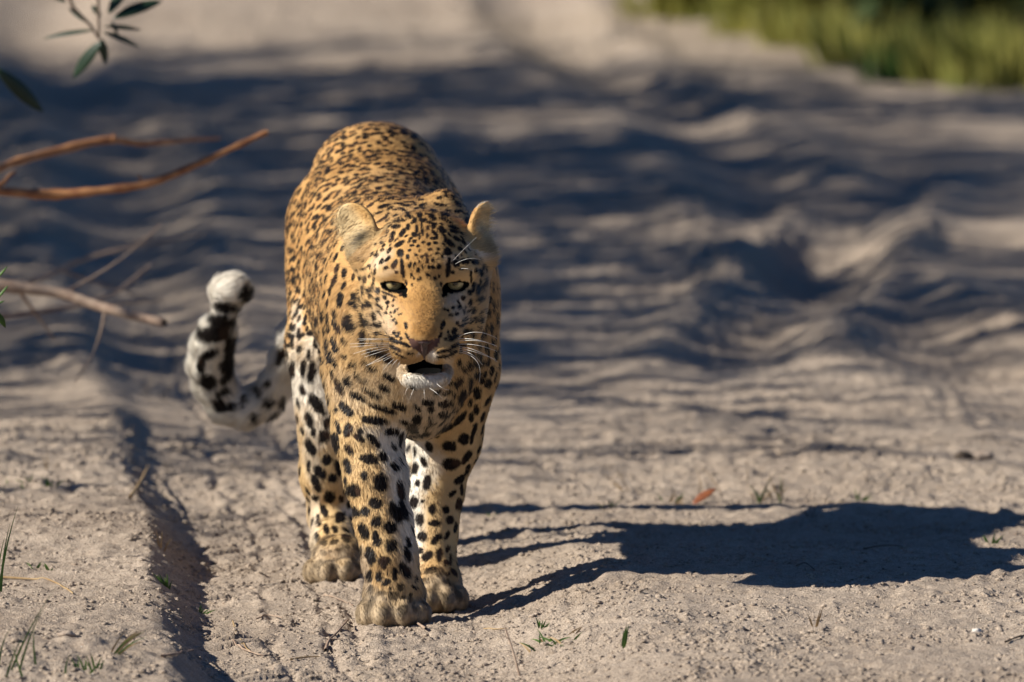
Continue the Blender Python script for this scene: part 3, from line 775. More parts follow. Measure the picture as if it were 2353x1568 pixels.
def coat_material():
    m, nt, b = new_mat('leopard_skin')
    a = nt.nodes.new('ShaderNodeAttribute'); a.attribute_name = 'coat'
    nt.links.new(a.outputs['Color'], b.inputs['Base Color'])
    b.inputs['Roughness'].default_value = 0.85; b.inputs['Specular IOR Level'].default_value = 0.02
    return m
def fur_material():
    m, nt, b = new_mat('leopard_fur')
    L = nt.links.new
    a = nt.nodes.new('ShaderNodeAttribute'); a.attribute_name = 'coat'
    sn = nt.nodes.new('ShaderNodeAttribute'); sn.attribute_name = 'skin_normal'
    geo = nt.nodes.new('ShaderNodeNewGeometry')
    sc1 = nt.nodes.new('ShaderNodeVectorMath'); sc1.operation = 'SCALE'; sc1.inputs['Scale'].default_value = 0.75; L(sn.outputs['Vector'], sc1.inputs[0])
    sc2 = nt.nodes.new('ShaderNodeVectorMath'); sc2.operation = 'SCALE'; sc2.inputs['Scale'].default_value = 0.35; L(geo.outputs['Normal'], sc2.inputs[0])
    ad = nt.nodes.new('ShaderNodeVectorMath'); ad.operation = 'ADD'; L(sc1.outputs[0], ad.inputs[0]); L(sc2.outputs[0], ad.inputs[1])
    no = nt.nodes.new('ShaderNodeVectorMath'); no.operation = 'NORMALIZE'; L(ad.outputs[0], no.inputs[0])
    L(no.outputs[0], b.inputs['Normal']); L(a.outputs['Color'], b.inputs['Base Color'])
    b.inputs['Roughness'].default_value = 0.5; b.inputs['Specular IOR Level'].default_value = 0.25
    t = nt.nodes.new('ShaderNodeBsdfTranslucent'); L(a.outputs['Color'], t.inputs['Color'])
    mx = nt.nodes.new('ShaderNodeMixShader'); mx.inputs[0].default_value = 0.18
    L(b.outputs[0], mx.inputs[1]); L(t.outputs[0], mx.inputs[2]); L(mx.outputs[0], nt.nodes['Material Output'].inputs['Surface'])
    return m
MAT_SKIN, MAT_FUR = coat_material(), fur_material()

leopard = tag(empty('leopard', (-0.15, 0.4, 0)), 'spotted tan leopard walking along the sandy wheel rut towards the viewer', 'leopard')
body = link_mesh('body', body_me, MAT_SKIN, leopard)

# ------------------------------------------------------------------ fur strands
def make_fur(n_strands, npt=4):
    tri = np.concatenate([Q_[:, [0, 1, 2]], Q_[:, [0, 2, 3]]])
    a, b, c = V_[tri[:, 0]], V_[tri[:, 1]], V_[tri[:, 2]]
    area = np.linalg.norm(np.cross(b - a, c - a), axis=1) / 2
    tc = (a + b + c) / 3
    hl = head_local(tc)
    hd = sstep(-0.13, -0.08, hl[:, 1]) * sstep(-0.20, -0.16, hl[:, 2])
    tn = NV[tri[:, 0]]
    v = tc - np.array([0, -CAM_D, CAM_H]); v /= np.linalg.norm(v, axis=1)[:, None]
    fc = -(tn * v).sum(1)
    dens = area * (1 + 2.2 * hd) * np.where(fc > -0.25, 1.0, 0.35) * (1 + 1.2 * (fc > -0.25) * (np.abs(fc) < 0.35))
    dens[(vbare[tri] > 0.5).any(1)] = 0
    pick = RNG.choice(len(tri), n_strands, p=dens / dens.sum())
    r1, r2 = RNG.random(n_strands), RNG.random(n_strands)
    s1 = np.sqrt(r1); w0, w1, w2 = 1 - s1, s1 * (1 - r2), s1 * r2
    t = tri[pick]
    P = V_[t[:, 0]] * w0[:, None] + V_[t[:, 1]] * w1[:, None] + V_[t[:, 2]] * w2[:, None]
    N = NV[t[:, 0]] * w0[:, None] + NV[t[:, 1]] * w1[:, None] + NV[t[:, 2]] * w2[:, None]
    N /= np.linalg.norm(N, axis=1)[:, None]
    col, sp, wgt, bare, head, tail, dust = coat(P, N, 0.10)
    hl = head_local(P)
    # lie of the fur
    flow = np.tile(np.array([0.0, 1.0, -0.42]), (n_strands, 1))
    def blend(w, d):
        nonlocal flow
        flow = flow * (1 - w)[:, None] + np.asarray(d) * w[:, None]
    chest = sstep(0.22, 0.10, P[:, 1]) * sstep(0.52, 0.44, P[:, 2])
    mid = (P[:, 0] + 0.146)
    blend(chest, np.stack([0.35 * np.sign(mid) * sstep(0.0, 0.06, np.abs(mid)) * 0 - 0.6 * mid * 4, 0.2 + 0 * mid, -1.0 + 0 * mid], 1))
    legs = sstep(0.34, 0.27, P[:, 2]) * (1 - tail)
    blend(legs, np.array([0.0, 0.12, -1.0]))
    pw = sstep(0.07, 0.03, P[:, 2])
    blend(pw * (1 - tail), np.array([0.0, -0.7, -0.6]))
    # head: away from the nose
    src = H(0, 0.105, -0.050)
    hv = P - src; hv = hv / np.linalg.norm(hv, axis=1)[:, None]
    low = sstep(-0.075, -0.10, hl[:, 2])
    hv = hv + low[:, None] * np.array([0, -0.25, -0.7])
    ch = sstep(-0.112, -0.118, hl[:, 2]) * sstep(0.0, 0.02, hl[:, 1])
    hv = hv * (1 - ch)[:, None] + ch[:, None] * np.array([0, -0.8, -1.0])
    blend(np.clip(head, 0, 1), hv)
    # tail: along its path
    tl = np.array([p for p, r in TAIL]); best = np.full(n_strands, 9.0); tdir = np.zeros((n_strands, 3))
    for k in range(1, len(tl) - 1):
        ds = seg_dist(P, tl[k], tl[k + 1]); w = ds < best
        best[w] = ds[w]; tdir[w] = nrm(tl[k + 1] - tl[k])
    blend(tail, tdir)
    earw = np.zeros(n_strands); earlong = np.zeros(n_strands)
    for e_i, (c0, en, eu, er) in enumerate(EARS):
        q = P - c0
        ins = (np.abs(q @ er) < 0.048) & (np.abs(q @ eu) < 0.058) & (np.abs(q @ en) < 0.045) & (hl[:, 2] > 0.0)
        fr = ins & ((N @ en) > 0.2)
        side = -1.0 if e_i == 0 else 1.0
        out = er * (1 if er[0] * side > 0 else -1)
        flow[fr] = eu * 0.35 + out * 0.9 + en * 0.25
        flow[ins & ~fr] = eu
        headward = -out; hw = sstep(-0.002, 0.02, q @ headward)
        earw[ins] = 1; earlong[fr] = 1 - 0.8 * hw[fr] + (0.5 if e_i else 0)
    flow = flow - (flow * N).sum(1)[:, None] * N
    flow /= np.linalg.norm(flow, axis=1)[:, None] + 1e-9
    # length and lift by place
    ln = np.full(n_strands, 0.0088)
    ln = ln + 0.004 * sstep(0.40, 0.30, P[:, 2]) * sstep(0.25, 0.5, P[:, 1])
    ln = ln + 0.0045 * chest
    ln = ln * (1 - 0.20 * legs)
    face = head * sstep(-0.10, -0.02, hl[:, 1])
    ln = ln * (1 - 0.38 * face)
    muz = np.exp(-(np.linalg.norm((hl - np.array([0, 0.05, -0.05])) / np.array([0.04, 0.055, 0.035]), axis=1)) ** 2)
    ln = ln * (1 - 0.5 * np.clip(muz * 1.6, 0, 1))
    chin = head * sstep(-0.112, -0.125, hl[:, 2]) * sstep(0.0, 0.03, hl[:, 1])
    ln = ln * (1 - 0.25 * chin)
    ruff = head * sstep(0.05, 0.075, np.abs(hl[:, 0])) * sstep(0.02, -0.02, hl[:, 2])
    ln = ln + 0.003 * ruff
    ln = ln + 0.006 * tail
    ln = ln + wgt * 0.003
    ln = np.where(earlong > 0, (0.007 + 0.013 * RNG.random(n_strands) ** 2) * (1 + 0.5 * (earlong - 1)), ln)
    ln = np.where((earw > 0) & (earlong == 0), 0.007, ln)
    ln = ln * (1 - 0.05 * np.clip(dust, 0, 1)) * RNG.uniform(0.65, 1.2, n_strands)
    mo = np.sqrt((hl[:, 0] / 0.045) ** 2 + ((hl[:, 1] - 0.060) / 0.064) ** 2 + ((hl[:, 2] + 0.1070) / 0.0072) ** 2)
    ln = np.where(mo < 2.0, ln * np.clip((mo - 0.9) / 1.1, 0.25, 1), ln)
    eye_d = np.minimum(np.linalg.norm(hl - np.array(EYE), axis=1), np.linalg.norm(hl - np.array([-EYE[0], EYE[1], EYE[2]]), axis=1))
    ln = np.where(eye_d < 0.028, ln * np.clip((eye_d - 0.014) / 0.014, 0.30, 1), ln)
    lift = 0.24 + 0.12 * tail + 0.10 * chest + 0.04 * earlong + 0.08 * chin + 0.05 * ruff
    # neighbouring strands share their sway, so the coat falls into tufts
    sway = np.stack([vnoise3(P, 130, 21), vnoise3(P, 130, 22), vnoise3(P, 130, 23)], 1) * 0.34
    sway += np.stack([vnoise3(P, 38, 24), vnoise3(P, 38, 25), vnoise3(P, 38, 26)], 1) * 0.22
    sway += RNG.normal(0, 0.10, (n_strands, 3))
    d0 = flow + sway; d0 = d0 - (d0 * N).sum(1)[:, None] * N; d0 /= np.linalg.norm(d0, axis=1)[:, None]
    lf = np.clip(lift + RNG.normal(0, 0.06, n_strands) + 0.10 * vnoise3(P, 90, 27), 0.06, 0.9)
    ts = np.linspace(0, 1, npt)
    pts = np.zeros((n_strands, npt, 3))
    for k, q in enumerate(ts):
        up = lf * (q - 0.42 * q * q) * 1.35
        pts[:, k] = P + N * (-0.0008) + ln[:, None] * (q * np.sqrt(np.maximum(1 - lf ** 2, 0.2))[:, None] * d0 + up[:, None] * N)
    mid_p = pts[:, npt // 2] - N * ((pts[:, npt // 2] - P) * N).sum(1)[:, None]
    col = coat(mid_p * 0.75 + P * 0.25 + RNG.normal(0, 0.0011, P.shape), N, 0.14)[0]
    tone = RNG.normal(1.0, 0.13, n_strands)
    col = np.clip(col * tone[:, None], 0.004, 0.95)
    hc = bpy.data.hair_curves.new('fur')
    hc.add_curves([npt] * n_strands)
    hc.attributes['position'].data.foreach_set('vector', pts.astype(np.float32).ravel())
    rad = hc.attributes.get('radius') or hc.attributes.new('radius', 'FLOAT', 'POINT')
    base_r = np.where(head > 0.5, 0.00021, 0.00030) * RNG.uniform(0.7, 1.25, n_strands)
    prof = np.interp(ts, [0, 0.5, 1], [1.0, 0.85, 0.12])
    rad.data.foreach_set('value', (base_r[:, None] * prof).astype(np.float32).ravel())
    at = hc.attributes.new('coat', 'FLOAT_COLOR', 'CURVE')
    at.data.foreach_set('color', np.concatenate([col, np.ones((n_strands, 1))], 1).astype(np.float32).ravel())
    at = hc.attributes.new('skin_normal', 'FLOAT_VECTOR', 'CURVE')
    at.data.foreach_set('vector', N.astype(np.float32).ravel())
    o = bpy.data.objects.new('fur', hc)
    hc.materials.append(MAT_FUR)
    COL.objects.link(o)
    o.parent = leopard; o.matrix_parent_inverse = Matrix.Translation(leopard.location).inverted()
    return o
fur = make_fur(420000)
print('fur', time.time() - T0)
# ------------------------------------------------------------------ eyes, nose leather, whiskers, claws
def eye_material():
    m, nt, b = new_mat('leopard_eye')
    L = nt.links.new
    tc = nt.nodes.new('ShaderNodeTexCoord')
    sep = nt.nodes.new('ShaderNodeSeparateXYZ'); L(tc.outputs['Object'], sep.inputs[0])
    cmb = nt.nodes.new('ShaderNodeCombineXYZ'); L(sep.outputs[0], cmb.inputs[0]); L(sep.outputs[2], cmb.inputs[1])
    ln_ = nt.nodes.new('ShaderNodeVectorMath'); ln_.operation = 'LENGTH'; L(cmb.outputs[0], ln_.inputs[0])
    nz = nt.nodes.new('ShaderNodeTexNoise'); nz.inputs['Scale'].default_value = 260; L(tc.outputs['Object'], nz.inputs['Vector'])
    ad = nt.nodes.new('ShaderNodeMath'); ad.operation = 'MULTIPLY_ADD'; ad.inputs[1].default_value = 0.0016; L(nz.outputs['Fac'], ad.inputs[0]); L(ln_.outputs['Value'], ad.inputs[2])
    mr = nt.nodes.new('ShaderNodeMapRange'); mr.inputs['From Max'].default_value = 0.016; L(ad.outputs[0], mr.inputs['Value'])
    r = nt.nodes.new('ShaderNodeValToRGB'); e = r.color_ramp.elements
    stops = [(0.0, (0.004, 0.004, 0.004)), (0.22, (0.004, 0.004, 0.004)), (0.28, (0.16, 0.12, 0.05)), (0.45, (0.44, 0.35, 0.16)), (0.70, (0.31, 0.25, 0.12)), (0.80, (0.015, 0.012, 0.01)), (1.0, (0.02, 0.015, 0.012))]
    while len(e) < len(stops): e.new(0.5)
    for q, (p, c) in zip(e, stops): q.position = p; q.color = (*c, 1)
    L(mr.outputs[0], r.inputs['Fac']); L(r.outputs['Color'], b.inputs['Base Color'])
    b.inputs['Roughness'].default_value = 0.06; b.inputs['Specular IOR Level'].default_value = 0.6
    return m
MAT_EYE = eye_material()
bm = bmesh.new()
bmesh.ops.create_uvsphere(bm, u_segments=40, v_segments=28, radius=0.0172)
for v in bm.verts:
    if v.co.y < -0.012: v.co.y -= 0.0012 * min(1, (-0.012 - v.co.y) / 0.005)
eye_me = bpy.data.meshes.new('eye'); bm.to_mesh(eye_me); bm.free()
eye_me.materials.append(MAT_EYE)
eye_me.polygons.foreach_set('use_smooth', np.ones(len(eye_me.polygons), bool))
for s in (-1, 1):
    o = bpy.data.objects.new('eye', eye_me); COL.objects.link(o)
    o.parent = leopard; o.matrix_parent_inverse = Matrix.Translation(leopard.location).inverted()
    o.location = H(s * EYE[0], EYE[1], EYE[2]); o.rotation_euler = (R(4), 0, R(-s * 1.0))

# nose leather
NF = Field()
def nell(r, f, u, rr, k, op='add', mirror=False):
    for s in ((1, -1) if mirror else (1,)): NF.ell(H(s * r, f, u), rr, k, op, HAX)
nell(0, 0.0850, -0.0605, (0.0140, 0.0120, 0.0080), 0.006)
nell(0.0112, 0.0815, -0.0600, (0.0085, 0.0105, 0.0058), 0.005, mirror=True)
nell(0, 0.0850, -0.0710, (0.0068, 0.0095, 0.0100), 0.006)
nell(0, 0.0840, -0.0800, (0.0020, 0.0080, 0.0080), 0.004)
nell(0.0105, 0.0935, -0.0645, (0.0056, 0.0060, 0.0030), 0.002, 'sub', mirror=True)
nell(0, 0.0985, -0.0750, (0.0010, 0.0050, 0.0120), 0.002, 'sub')
c = H(0, 0.085, -0.072)
nv, nq = surface_nets(NF, c - 0.03, c + 0.03, 0.0008)
nose = link_mesh('nose', mesh_from('nose', nv, nq), simple_mat('nose_leather', (0.085, 0.045, 0.038), 0.42, 0.5, scale=600, c2=(0.022, 0.015, 0.014)), leopard)

# whiskers: (crop M root x, y) to (tip x, y), white
MAT_WHISK = simple_mat('whisker_white', (0.80, 0.78, 0.72), 0.35, 0.5)
MAT_WHISK_D = simple_mat('whisker_dark', (0.03, 0.02, 0.015), 0.4, 0.4)
def tube(name, P, r0, r1, mat, parent=None, sides=5):
    P = np.asarray(P, float); n = len(P); V, Fc = [], []
    for i in range(n):
        t = nrm(P[min(i + 1, n - 1)] - P[max(i - 1, 0)])
        a = np.cross(t, [0.31, 0.2, 0.93]); a = nrm(a); b = np.cross(t, a)
        r = r0 + (r1 - r0) * i / (n - 1)
        for k in range(sides):
            q = 2 * math.pi * k / sides
            V.append(P[i] + r * (math.cos(q) * a + math.sin(q) * b))
    for i in range(n - 1):
        for k in range(sides):
            Fc.append((i * sides + k, i * sides + (k + 1) % sides, (i + 1) * sides + (k + 1) % sides, (i + 1) * sides + k))
    me = mesh_from(name, V, Fc)
    return link_mesh(name, me, mat, parent)
def bez(a, b, c, n=12):
    t = np.linspace(0, 1, n)[:, None]
    return (1 - t) ** 2 * a + 2 * t * (1 - t) * b + t * t * c
def crop_pt(key, x, y, Y):
    ox, oy, s = CROPS[key]
    return W((ox + x / s) * 0.57446, (oy + y / s) * 0.57446, Y)
WH = [  # root, control, tip in crop M; dark flag
 (495,800, 300,795, 100,802,0),(495,820, 330,800, 120,820,0),(500,855, 280,850, 0,865,0),(500,870, 250,880, 0,905,0),(500,890, 300,900, 40,990,0),(505,910, 350,930, 140,1000,0),
 (510,930, 380,960, 180,1030,0),(530,960, 400,1030, 200,1140,0),(545,985, 430,1060, 220,1130,0),(570,1005, 470,1050, 420,1080,0),(600,1020, 500,1080, 420,1190,0),(640,1030, 560,1080, 520,1150,0),(650,1060, 600,1120, 590,1170,0),
 (1360,800, 1600,780, 1850,900,0),(1365,830, 1600,790, 1840,890,0),(1365,870, 1600,850, 1845,960,0),(1360,900, 1560,900, 1850,1090,0),(1355,920, 1500,930, 1830,1060,0),(1345,940, 1560,960, 1660,1130,0),
 (1370,770, 1600,650, 1850,800,0),(1350,760, 1450,740, 1540,730,1),(490,780, 330,720, 210,705,1),(495,770, 400,740, 230,748,1),(1330,960, 1700,1000, 1620,1340,0),
 (800,1430, 770,1500, 750,1560,0),(930,1440, 930,1500, 940,1560,0),(1000,1420, 1100,1480, 1165,1560,0),(730,1410, 700,1450, 690,1500,0),(1060,1330, 1150,1440, 1240,1440,0)]
for q in WH:
    f_root = 0.062 if q[1] < 1200 else 0.055
    a = crop_pt('M', q[0], q[1], HEAD_O[1] - f_root + 0.012); b = crop_pt('M', q[2], q[3], HEAD_O[1] - f_root - 0.03); c = crop_pt('M', q[4], q[5], HEAD_O[1] - f_root + 0.01)
    tube('whisker', bez(a, b, c), 0.00034, 0.00014, MAT_WHISK_D if q[6] else MAT_WHISK, leopard)
for (x0, y0, x1, y1, x2, y2) in ((1440, 1050, 1600, 870, 1830, 660), (1450, 1120, 1650, 940, 1920, 1020), (1560, 1160, 1680, 1130, 1780, 1200)):
    tube('whisker', bez(crop_pt('H', x0, y0, -0.065), crop_pt('H', x1, y1, -0.11), crop_pt('H', x2, y2, -0.08)), 0.00022, 0.00010, MAT_WHISK, leopard)
print('face', time.time() - T0)
# ------------------------------------------------------------------ plants
MAT_BARK = simple_mat('bark_grey', (0.17, 0.125, 0.09), 0.9, 0.1, scale=30, c2=(0.08, 0.06, 0.045))
MAT_TWIG = simple_mat('bark_orange', (0.42, 0.20, 0.085), 0.7, 0.2, scale=45, c2=(0.24, 0.10, 0.045))
MAT_TWIG_P = simple_mat('bark_pale', (0.36, 0.27, 0.20), 0.8, 0.2, scale=45, c2=(0.22, 0.15, 0.11))
MAT_LEAF = simple_mat('leaf_green', (0.055, 0.085, 0.025), 0.5, 0.4, scale=6, c2=(0.03, 0.055, 0.018), trans=0.25)
MAT_LEAF_D = simple_mat('leaf_dark', (0.020, 0.045, 0.022), 0.45, 0.4, scale=12, c2=(0.012, 0.03, 0.015), trans=0.15)
MAT_LEAF_Y = simple_mat('leaf_yellow_green', (0.34, 0.31, 0.06), 0.55, 0.3, scale=4, c2=(0.15, 0.18, 0.04), trans=0.45)
MAT_GRASS = simple_mat('grass_green', (0.10, 0.19, 0.035), 0.5, 0.3, scale=60, c2=(0.06, 0.12, 0.03), trans=0.3)
MAT_STRAW = simple_mat('grass_dry', (0.46, 0.33, 0.17), 0.7, 0.2, scale=60, c2=(0.30, 0.19, 0.09), trans=0.15)
MAT_REDLEAF = simple_mat('leaf_rust', (0.26, 0.085, 0.03), 0.6, 0.3, scale=60, c2=(0.14, 0.045, 0.02))

class MB:
    """Collects tubes and leaves into one mesh."""
    def __init__(self): self.V, self.F, self.n = [], [], 0
    def tube(self, P, r0, r1, sides=6):
        P = np.asarray(P, float); n = len(P); base = self.n
        T = np.gradient(P, axis=0); T /= np.linalg.norm(T, axis=1)[:, None] + 1e-9
        ref = np.array([0.31, 0.2, 0.93]) if abs(T[0, 2]) < 0.9 else np.array([0.9, 0.3, 0.1])
        A = np.cross(T, ref); A /= np.linalg.norm(A, axis=1)[:, None]; B = np.cross(T, A)
        r = np.linspace(r0, r1, n)[:, None] if np.isscalar(r0) and not hasattr(r1, '__len__') else np.asarray(r0)[:, None]
        for k in range(sides):
            q = 2 * math.pi * k / sides
            self.V.append(P + r * (math.cos(q) * A + math.sin(q) * B))
        idx = lambda i, k: base + (k % sides) * n + i
        for i in range(n - 1):
            for k in range(sides): self.F.append((idx(i, k), idx(i, k + 1), idx(i + 1, k + 1), idx(i + 1, k)))
        self.n += n * sides
    def leaf(self, p, d, L, w, nrm_=None, fold=0.15):
        """Lens-shaped leaf with a folded midrib: two quads per half."""
        d = nrm(d); u = np.array([0, 0, 1.0]) if nrm_ is None else np.asarray(nrm_)
        s = np.cross(d, u)
        if np.linalg.norm(s) < 1e-3: s = np.array([1.0, 0, 0])
        s = nrm(s); u = np.cross(s, d)
        b = self.n
        pts = [p, p + d * L * 0.35 + s * w - u * w * fold, p + d * L * 0.35, p + d * L * 0.35 - s * w - u * w * fold,
               p + d * L * 0.72 + s * w * 0.8 - u * (L * 0.05 + w * fold), p + d * L * 0.72 - u * L * 0.04, p + d * L * 0.72 - s * w * 0.8 - u * (L * 0.05 + w * fold), p + d * L - u * L * 0.12]
        self.V.append(np.array(pts)); self.n += 8
        for q in ((0, 1, 2, 2), (0, 2, 3, 3), (1, 4, 5, 2), (2, 5, 6, 3), (4, 7, 5, 5), (5, 7, 6, 6)):
            self.F.append(tuple(b + i for i in q))
    def blade(self, P, w, side):
        """Grass blade: a ribbon that narrows to its tip."""
        P = np.asarray(P, float); n = len(P); b = self.n
        ww = w * np.interp(np.linspace(0, 1, n), [0, 0.25, 1], [0.7, 1, 0.05])[:, None]
        T = np.gradient(P, axis=0); s = np.cross(T, side); s /= np.linalg.norm(s, axis=1)[:, None] + 1e-9
        self.V += [P + s * ww, P - s * ww + np.asarray(side) * ww * 0.3]; self.n += 2 * n
        for i in range(n - 1): self.F.append((b + i, b + i + 1, b + n + i + 1, b + n + i))
    def leaves(self, P, D, L, w, droop=0.2):
        """Many four-corner leaves at once (arrays)."""
        n = len(P); b = self.n
        S = np.cross(D, RNG.normal(0, 1, (n, 3))); S /= np.linalg.norm(S, axis=1)[:, None] + 1e-9
        L = np.asarray(L)[:, None]; w = np.asarray(w)[:, None]
        q = np.stack([P, P + D * L * 0.45 + S * w, P + D * L, P + D * L * 0.5 - S * w], 1)
        q[:, 2, 2] -= droop * L[:, 0]
        self.V.append(q.reshape(-1, 3)); self.n += 4 * n
        i = b + 4 * np.arange(n)
        self.F += list(zip(i, i + 1, i + 2, i + 3))
    def build(self, name, mat, parent=None, smooth=True):
        V = np.concatenate(self.V); me = bpy.data.meshes.new(name)
        me.from_pydata(V.tolist(), [], [tuple(dict.fromkeys(f)) for f in self.F]); me.update()
        return link_mesh(name, me, mat, parent, smooth)

def gz(x, y): return float(ground_z(np.array([x]), np.array([y]))[0])

def grow(rng, base, direction, length, r, depth, out, tips, wander=0.25, gravity=0.0):
    """Recursive limb: bends as it goes, forks, tapers."""
    n = 6; P = [np.asarray(base, float)]; d = nrm(direction)
    for i in range(n):
        d = nrm(d + rng.normal(0, wander / 2.2, 3) + np.array([0, 0, gravity]))
        P.append(P[-1] + d * length / n)
    out.tube(P, r, r * 0.62, 7 if r > 0.02 else 5)
    if depth == 0:
        tips.append((P[-1], d)); tips.append((P[-3], d)); return
    for k in range(rng.integers(2, 4)):
        at = P[-1] if k == 0 else P[rng.integers(3, n + 1)]
        nd = nrm(d + rng.normal(0, 0.55, 3) + np.array([0, 0, 0.12]))
        grow(rng, at, nd, length * rng.uniform(0.6, 0.85), r * 0.62 * (1.0 if k == 0 else 0.75), depth - 1, out, tips, wander, gravity)

def tree(name, label, x, y, height, stems, leaf_n, leaf_l, mat_leaf, mat_bark, lean=(0, 0), spread=0.35, depth=3, r=0.05, seed=0, first=0.42, group=None, cat='tree', leaf_r=0.35):
    rng = np.random.default_rng(seed)
    z = gz(x, y) - 0.03
    root = tag(empty(name, (x, y, z)), label, cat, group)
    wood, tips = MB(), []
    for s in range(stems):
        a = 2 * math.pi * s / max(stems, 1) + rng.uniform(-0.5, 0.5)
        d = np.array([math.cos(a) * spread + lean[0], math.sin(a) * spread + lean[1], 1.0])
        b = np.array([x, y, z]) + (np.array([math.cos(a), math.sin(a), 0]) * r * 1.2 if stems > 1 else 0)
        grow(rng, b, d, height * first * rng.uniform(0.85, 1.1), r * rng.uniform(0.7, 1.1), depth, wood, tips, 0.22, 0.02)
    wood.build('trunk', mat_bark, root)
    tp = np.array([t[0] for t in tips])
    k = rng.integers(0, len(tp), leaf_n)
    P = tp[k] + rng.normal(0, 1, (leaf_n, 3)) * leaf_r * height * 0.16
    D = rng.normal(0, 1, (leaf_n, 3)); D[:, 2] -= 0.3; D /= np.linalg.norm(D, axis=1)[:, None]
    cr = MB(); L = leaf_l * rng.uniform(0.6, 1.3, leaf_n)
    cr.leaves(P, D, L, L * 0.22)
    cr.build('crown', mat_leaf, root)
    return root

# trees of the thicket to the left, out of the picture: they throw the stripes and pools of shade on the track
SD = SUN_TRAVEL / math.tan(SUN_EL)
def upwind(x, y, h): return x - SD[0] * h, y - SD[1] * h        # ground point under what shades (x, y) from height h
THICKET = [  # shaded ground point x, y, height of the shading crown, overall height, stems, leaves, leaf length, spread, trunk radius, look
 (-0.5, 6.8, 3.2, 4.8, 4, 2800, 0.15, 0.32, 0.06, 'tall leafy tree in the middle of the roadside thicket'),
 (0.4, 8.0, 3.0, 4.6, 4, 2200, 0.15, 0.36, 0.06, 'leafy tree of the thicket next to the tallest one'),
 (-2.3, 8.8, 3.2, 5.0, 3, 3200, 0.16, 0.34, 0.07, 'thick-stemmed leafy tree near the far end of the thicket'),
 (-2.9, 9.6, 3.4, 5.0, 3, 3200, 0.16, 0.34, 0.07, 'leafy tree at the far end of the thicket'),
 (-1.5, 10.9, 2.0, 3.2, 4, 2600, 0.14, 0.42, 0.05, 'low spreading tree at the very end of the thicket'),
 (-0.5, 9.9, 2.0, 3.2, 4, 2600, 0.14, 0.42, 0.05, 'low spreading tree of the thicket before the far bend'),
 (-0.9, 6.0, 2.6, 4.2, 4, 1700, 0.13, 0.34, 0.045, 'slim leafy tree of the thicket beside the bend'),
 (-1.1, 4.4, 2.2, 3.6, 5, 1300, 0.12, 0.40, 0.032, 'low bushy tree of the thicket behind the dead bush'),
 (-0.5, 5.2, 3.0, 4.4, 5, 900, 0.13, 0.34, 0.040, 'sparse many-stemmed tree of the thicket'),
 (0.0, 3.5, 3.0, 4.6, 6, 420, 0.12, 0.34, 0.030, 'nearly bare many-stemmed tree of the thicket'),
 (0.2, 2.9, 3.0, 4.4, 5, 200, 0.12, 0.30, 0.026, 'bare thin-stemmed tree at the near end of the thicket'),
 (-0.1, 7.0, 3.4, 5.0, 5, 900, 0.13, 0.32, 0.040, 'sparse tall tree set back in the thicket')]
for i, (sx, sy, hh, ht, st, ln_, ll, spd, rr, look) in enumerate(THICKET):
    bx, by = upwind(sx, sy, hh)
    tree('thicket_tree', look, bx, by, ht, st, ln_, ll, MAT_LEAF, MAT_BARK, spread=spd, r=rr, seed=100 + i, group='trees of the thicket beside the track')
print('thicket', time.time() - T0)

# blurred shrubs at the far right, behind the bend
def shrub(name, label, x, y, h, w, leaf_n, leaf_l, mat, seed, stems=9, group=None, cat='shrub', bark=None, narrow=0.2, updir=0.0):
    rng = np.random.default_rng(seed); z = gz(x, y) - 0.02
    root = tag(empty(name, (x, y, z)), label, cat, group)
    wood, tips = MB(), []
    for s in range(stems):
        a = rng.uniform(0, 6.28); q = rng.uniform(0.1, 1.0)
        top = np.array([x + math.cos(a) * w * q, y + math.sin(a) * w * q * 0.8, z + h * rng.uniform(0.65, 1.0) * (1 - 0.35 * q * q)])
        b = np.array([x + rng.normal(0, 0.05), y + rng.normal(0, 0.05), z])
        P = bez(b, (b + top) / 2 + np.array([rng.normal(0, .06), rng.normal(0, .06), h * 0.22]), top, 9)
        wood.tube(P, 0.013, 0.004, 5)
        tips += [P[k] for k in range(2, 9)]
    wood.build('stem', bark or MAT_TWIG_P, root)
    tp = np.array(tips); k = rng.integers(0, len(tp), leaf_n)
    P = tp[k] + rng.normal(0, 1, (leaf_n, 3)) * np.array([w, w, h * 0.5]) * 0.16
    P[:, 2] = np.maximum(P[:, 2], z + 0.02)
    D = rng.normal(0, 1, (leaf_n, 3)); D[:, 2] += updir; D /= np.linalg.norm(D, axis=1)[:, None]
    L = leaf_l * rng.uniform(0.6, 1.4, leaf_n)
    cr = MB(); cr.leaves(P, D, L, L * narrow); cr.build('crown', mat, root)
    return root
g = G(1650, 50); shrub('shrub', 'low yellowish shrub at the left end of the blurred green growth', g[0] + 0.1, g[1] + 0.45, 0.55, 0.50, 2600, 0.12, MAT_LEAF_Y, 31, narrow=0.3)
g = G(1900, 95); shrub('shrub', 'large mid-green shrub in the blurred growth at top right', g[0], g[1] + 0.3, 1.3, 0.55, 4200, 0.13, MAT_LEAF_Y, 32, stems=12, narrow=0.3)
g = G(2120, 150); shrub('shrub', 'dark green shrub low in the blurred growth at top right', g[0], g[1] + 0.25, 0.8, 0.34, 2200, 0.13, MAT_LEAF, 33, stems=12, narrow=0.3)
g = G(2330, 150); shrub('shrub', 'pale stemmed green shrub in the top right corner', g[0], g[1] + 0.4, 1.4, 0.5, 3000, 0.13, MAT_LEAF_Y, 34, stems=14, narrow=0.3)
MAT_TALL = simple_mat('grass_tall', (0.33, 0.30, 0.075), 0.6, 0.2, scale=5, c2=(0.17, 0.19, 0.045), trans=0.35)
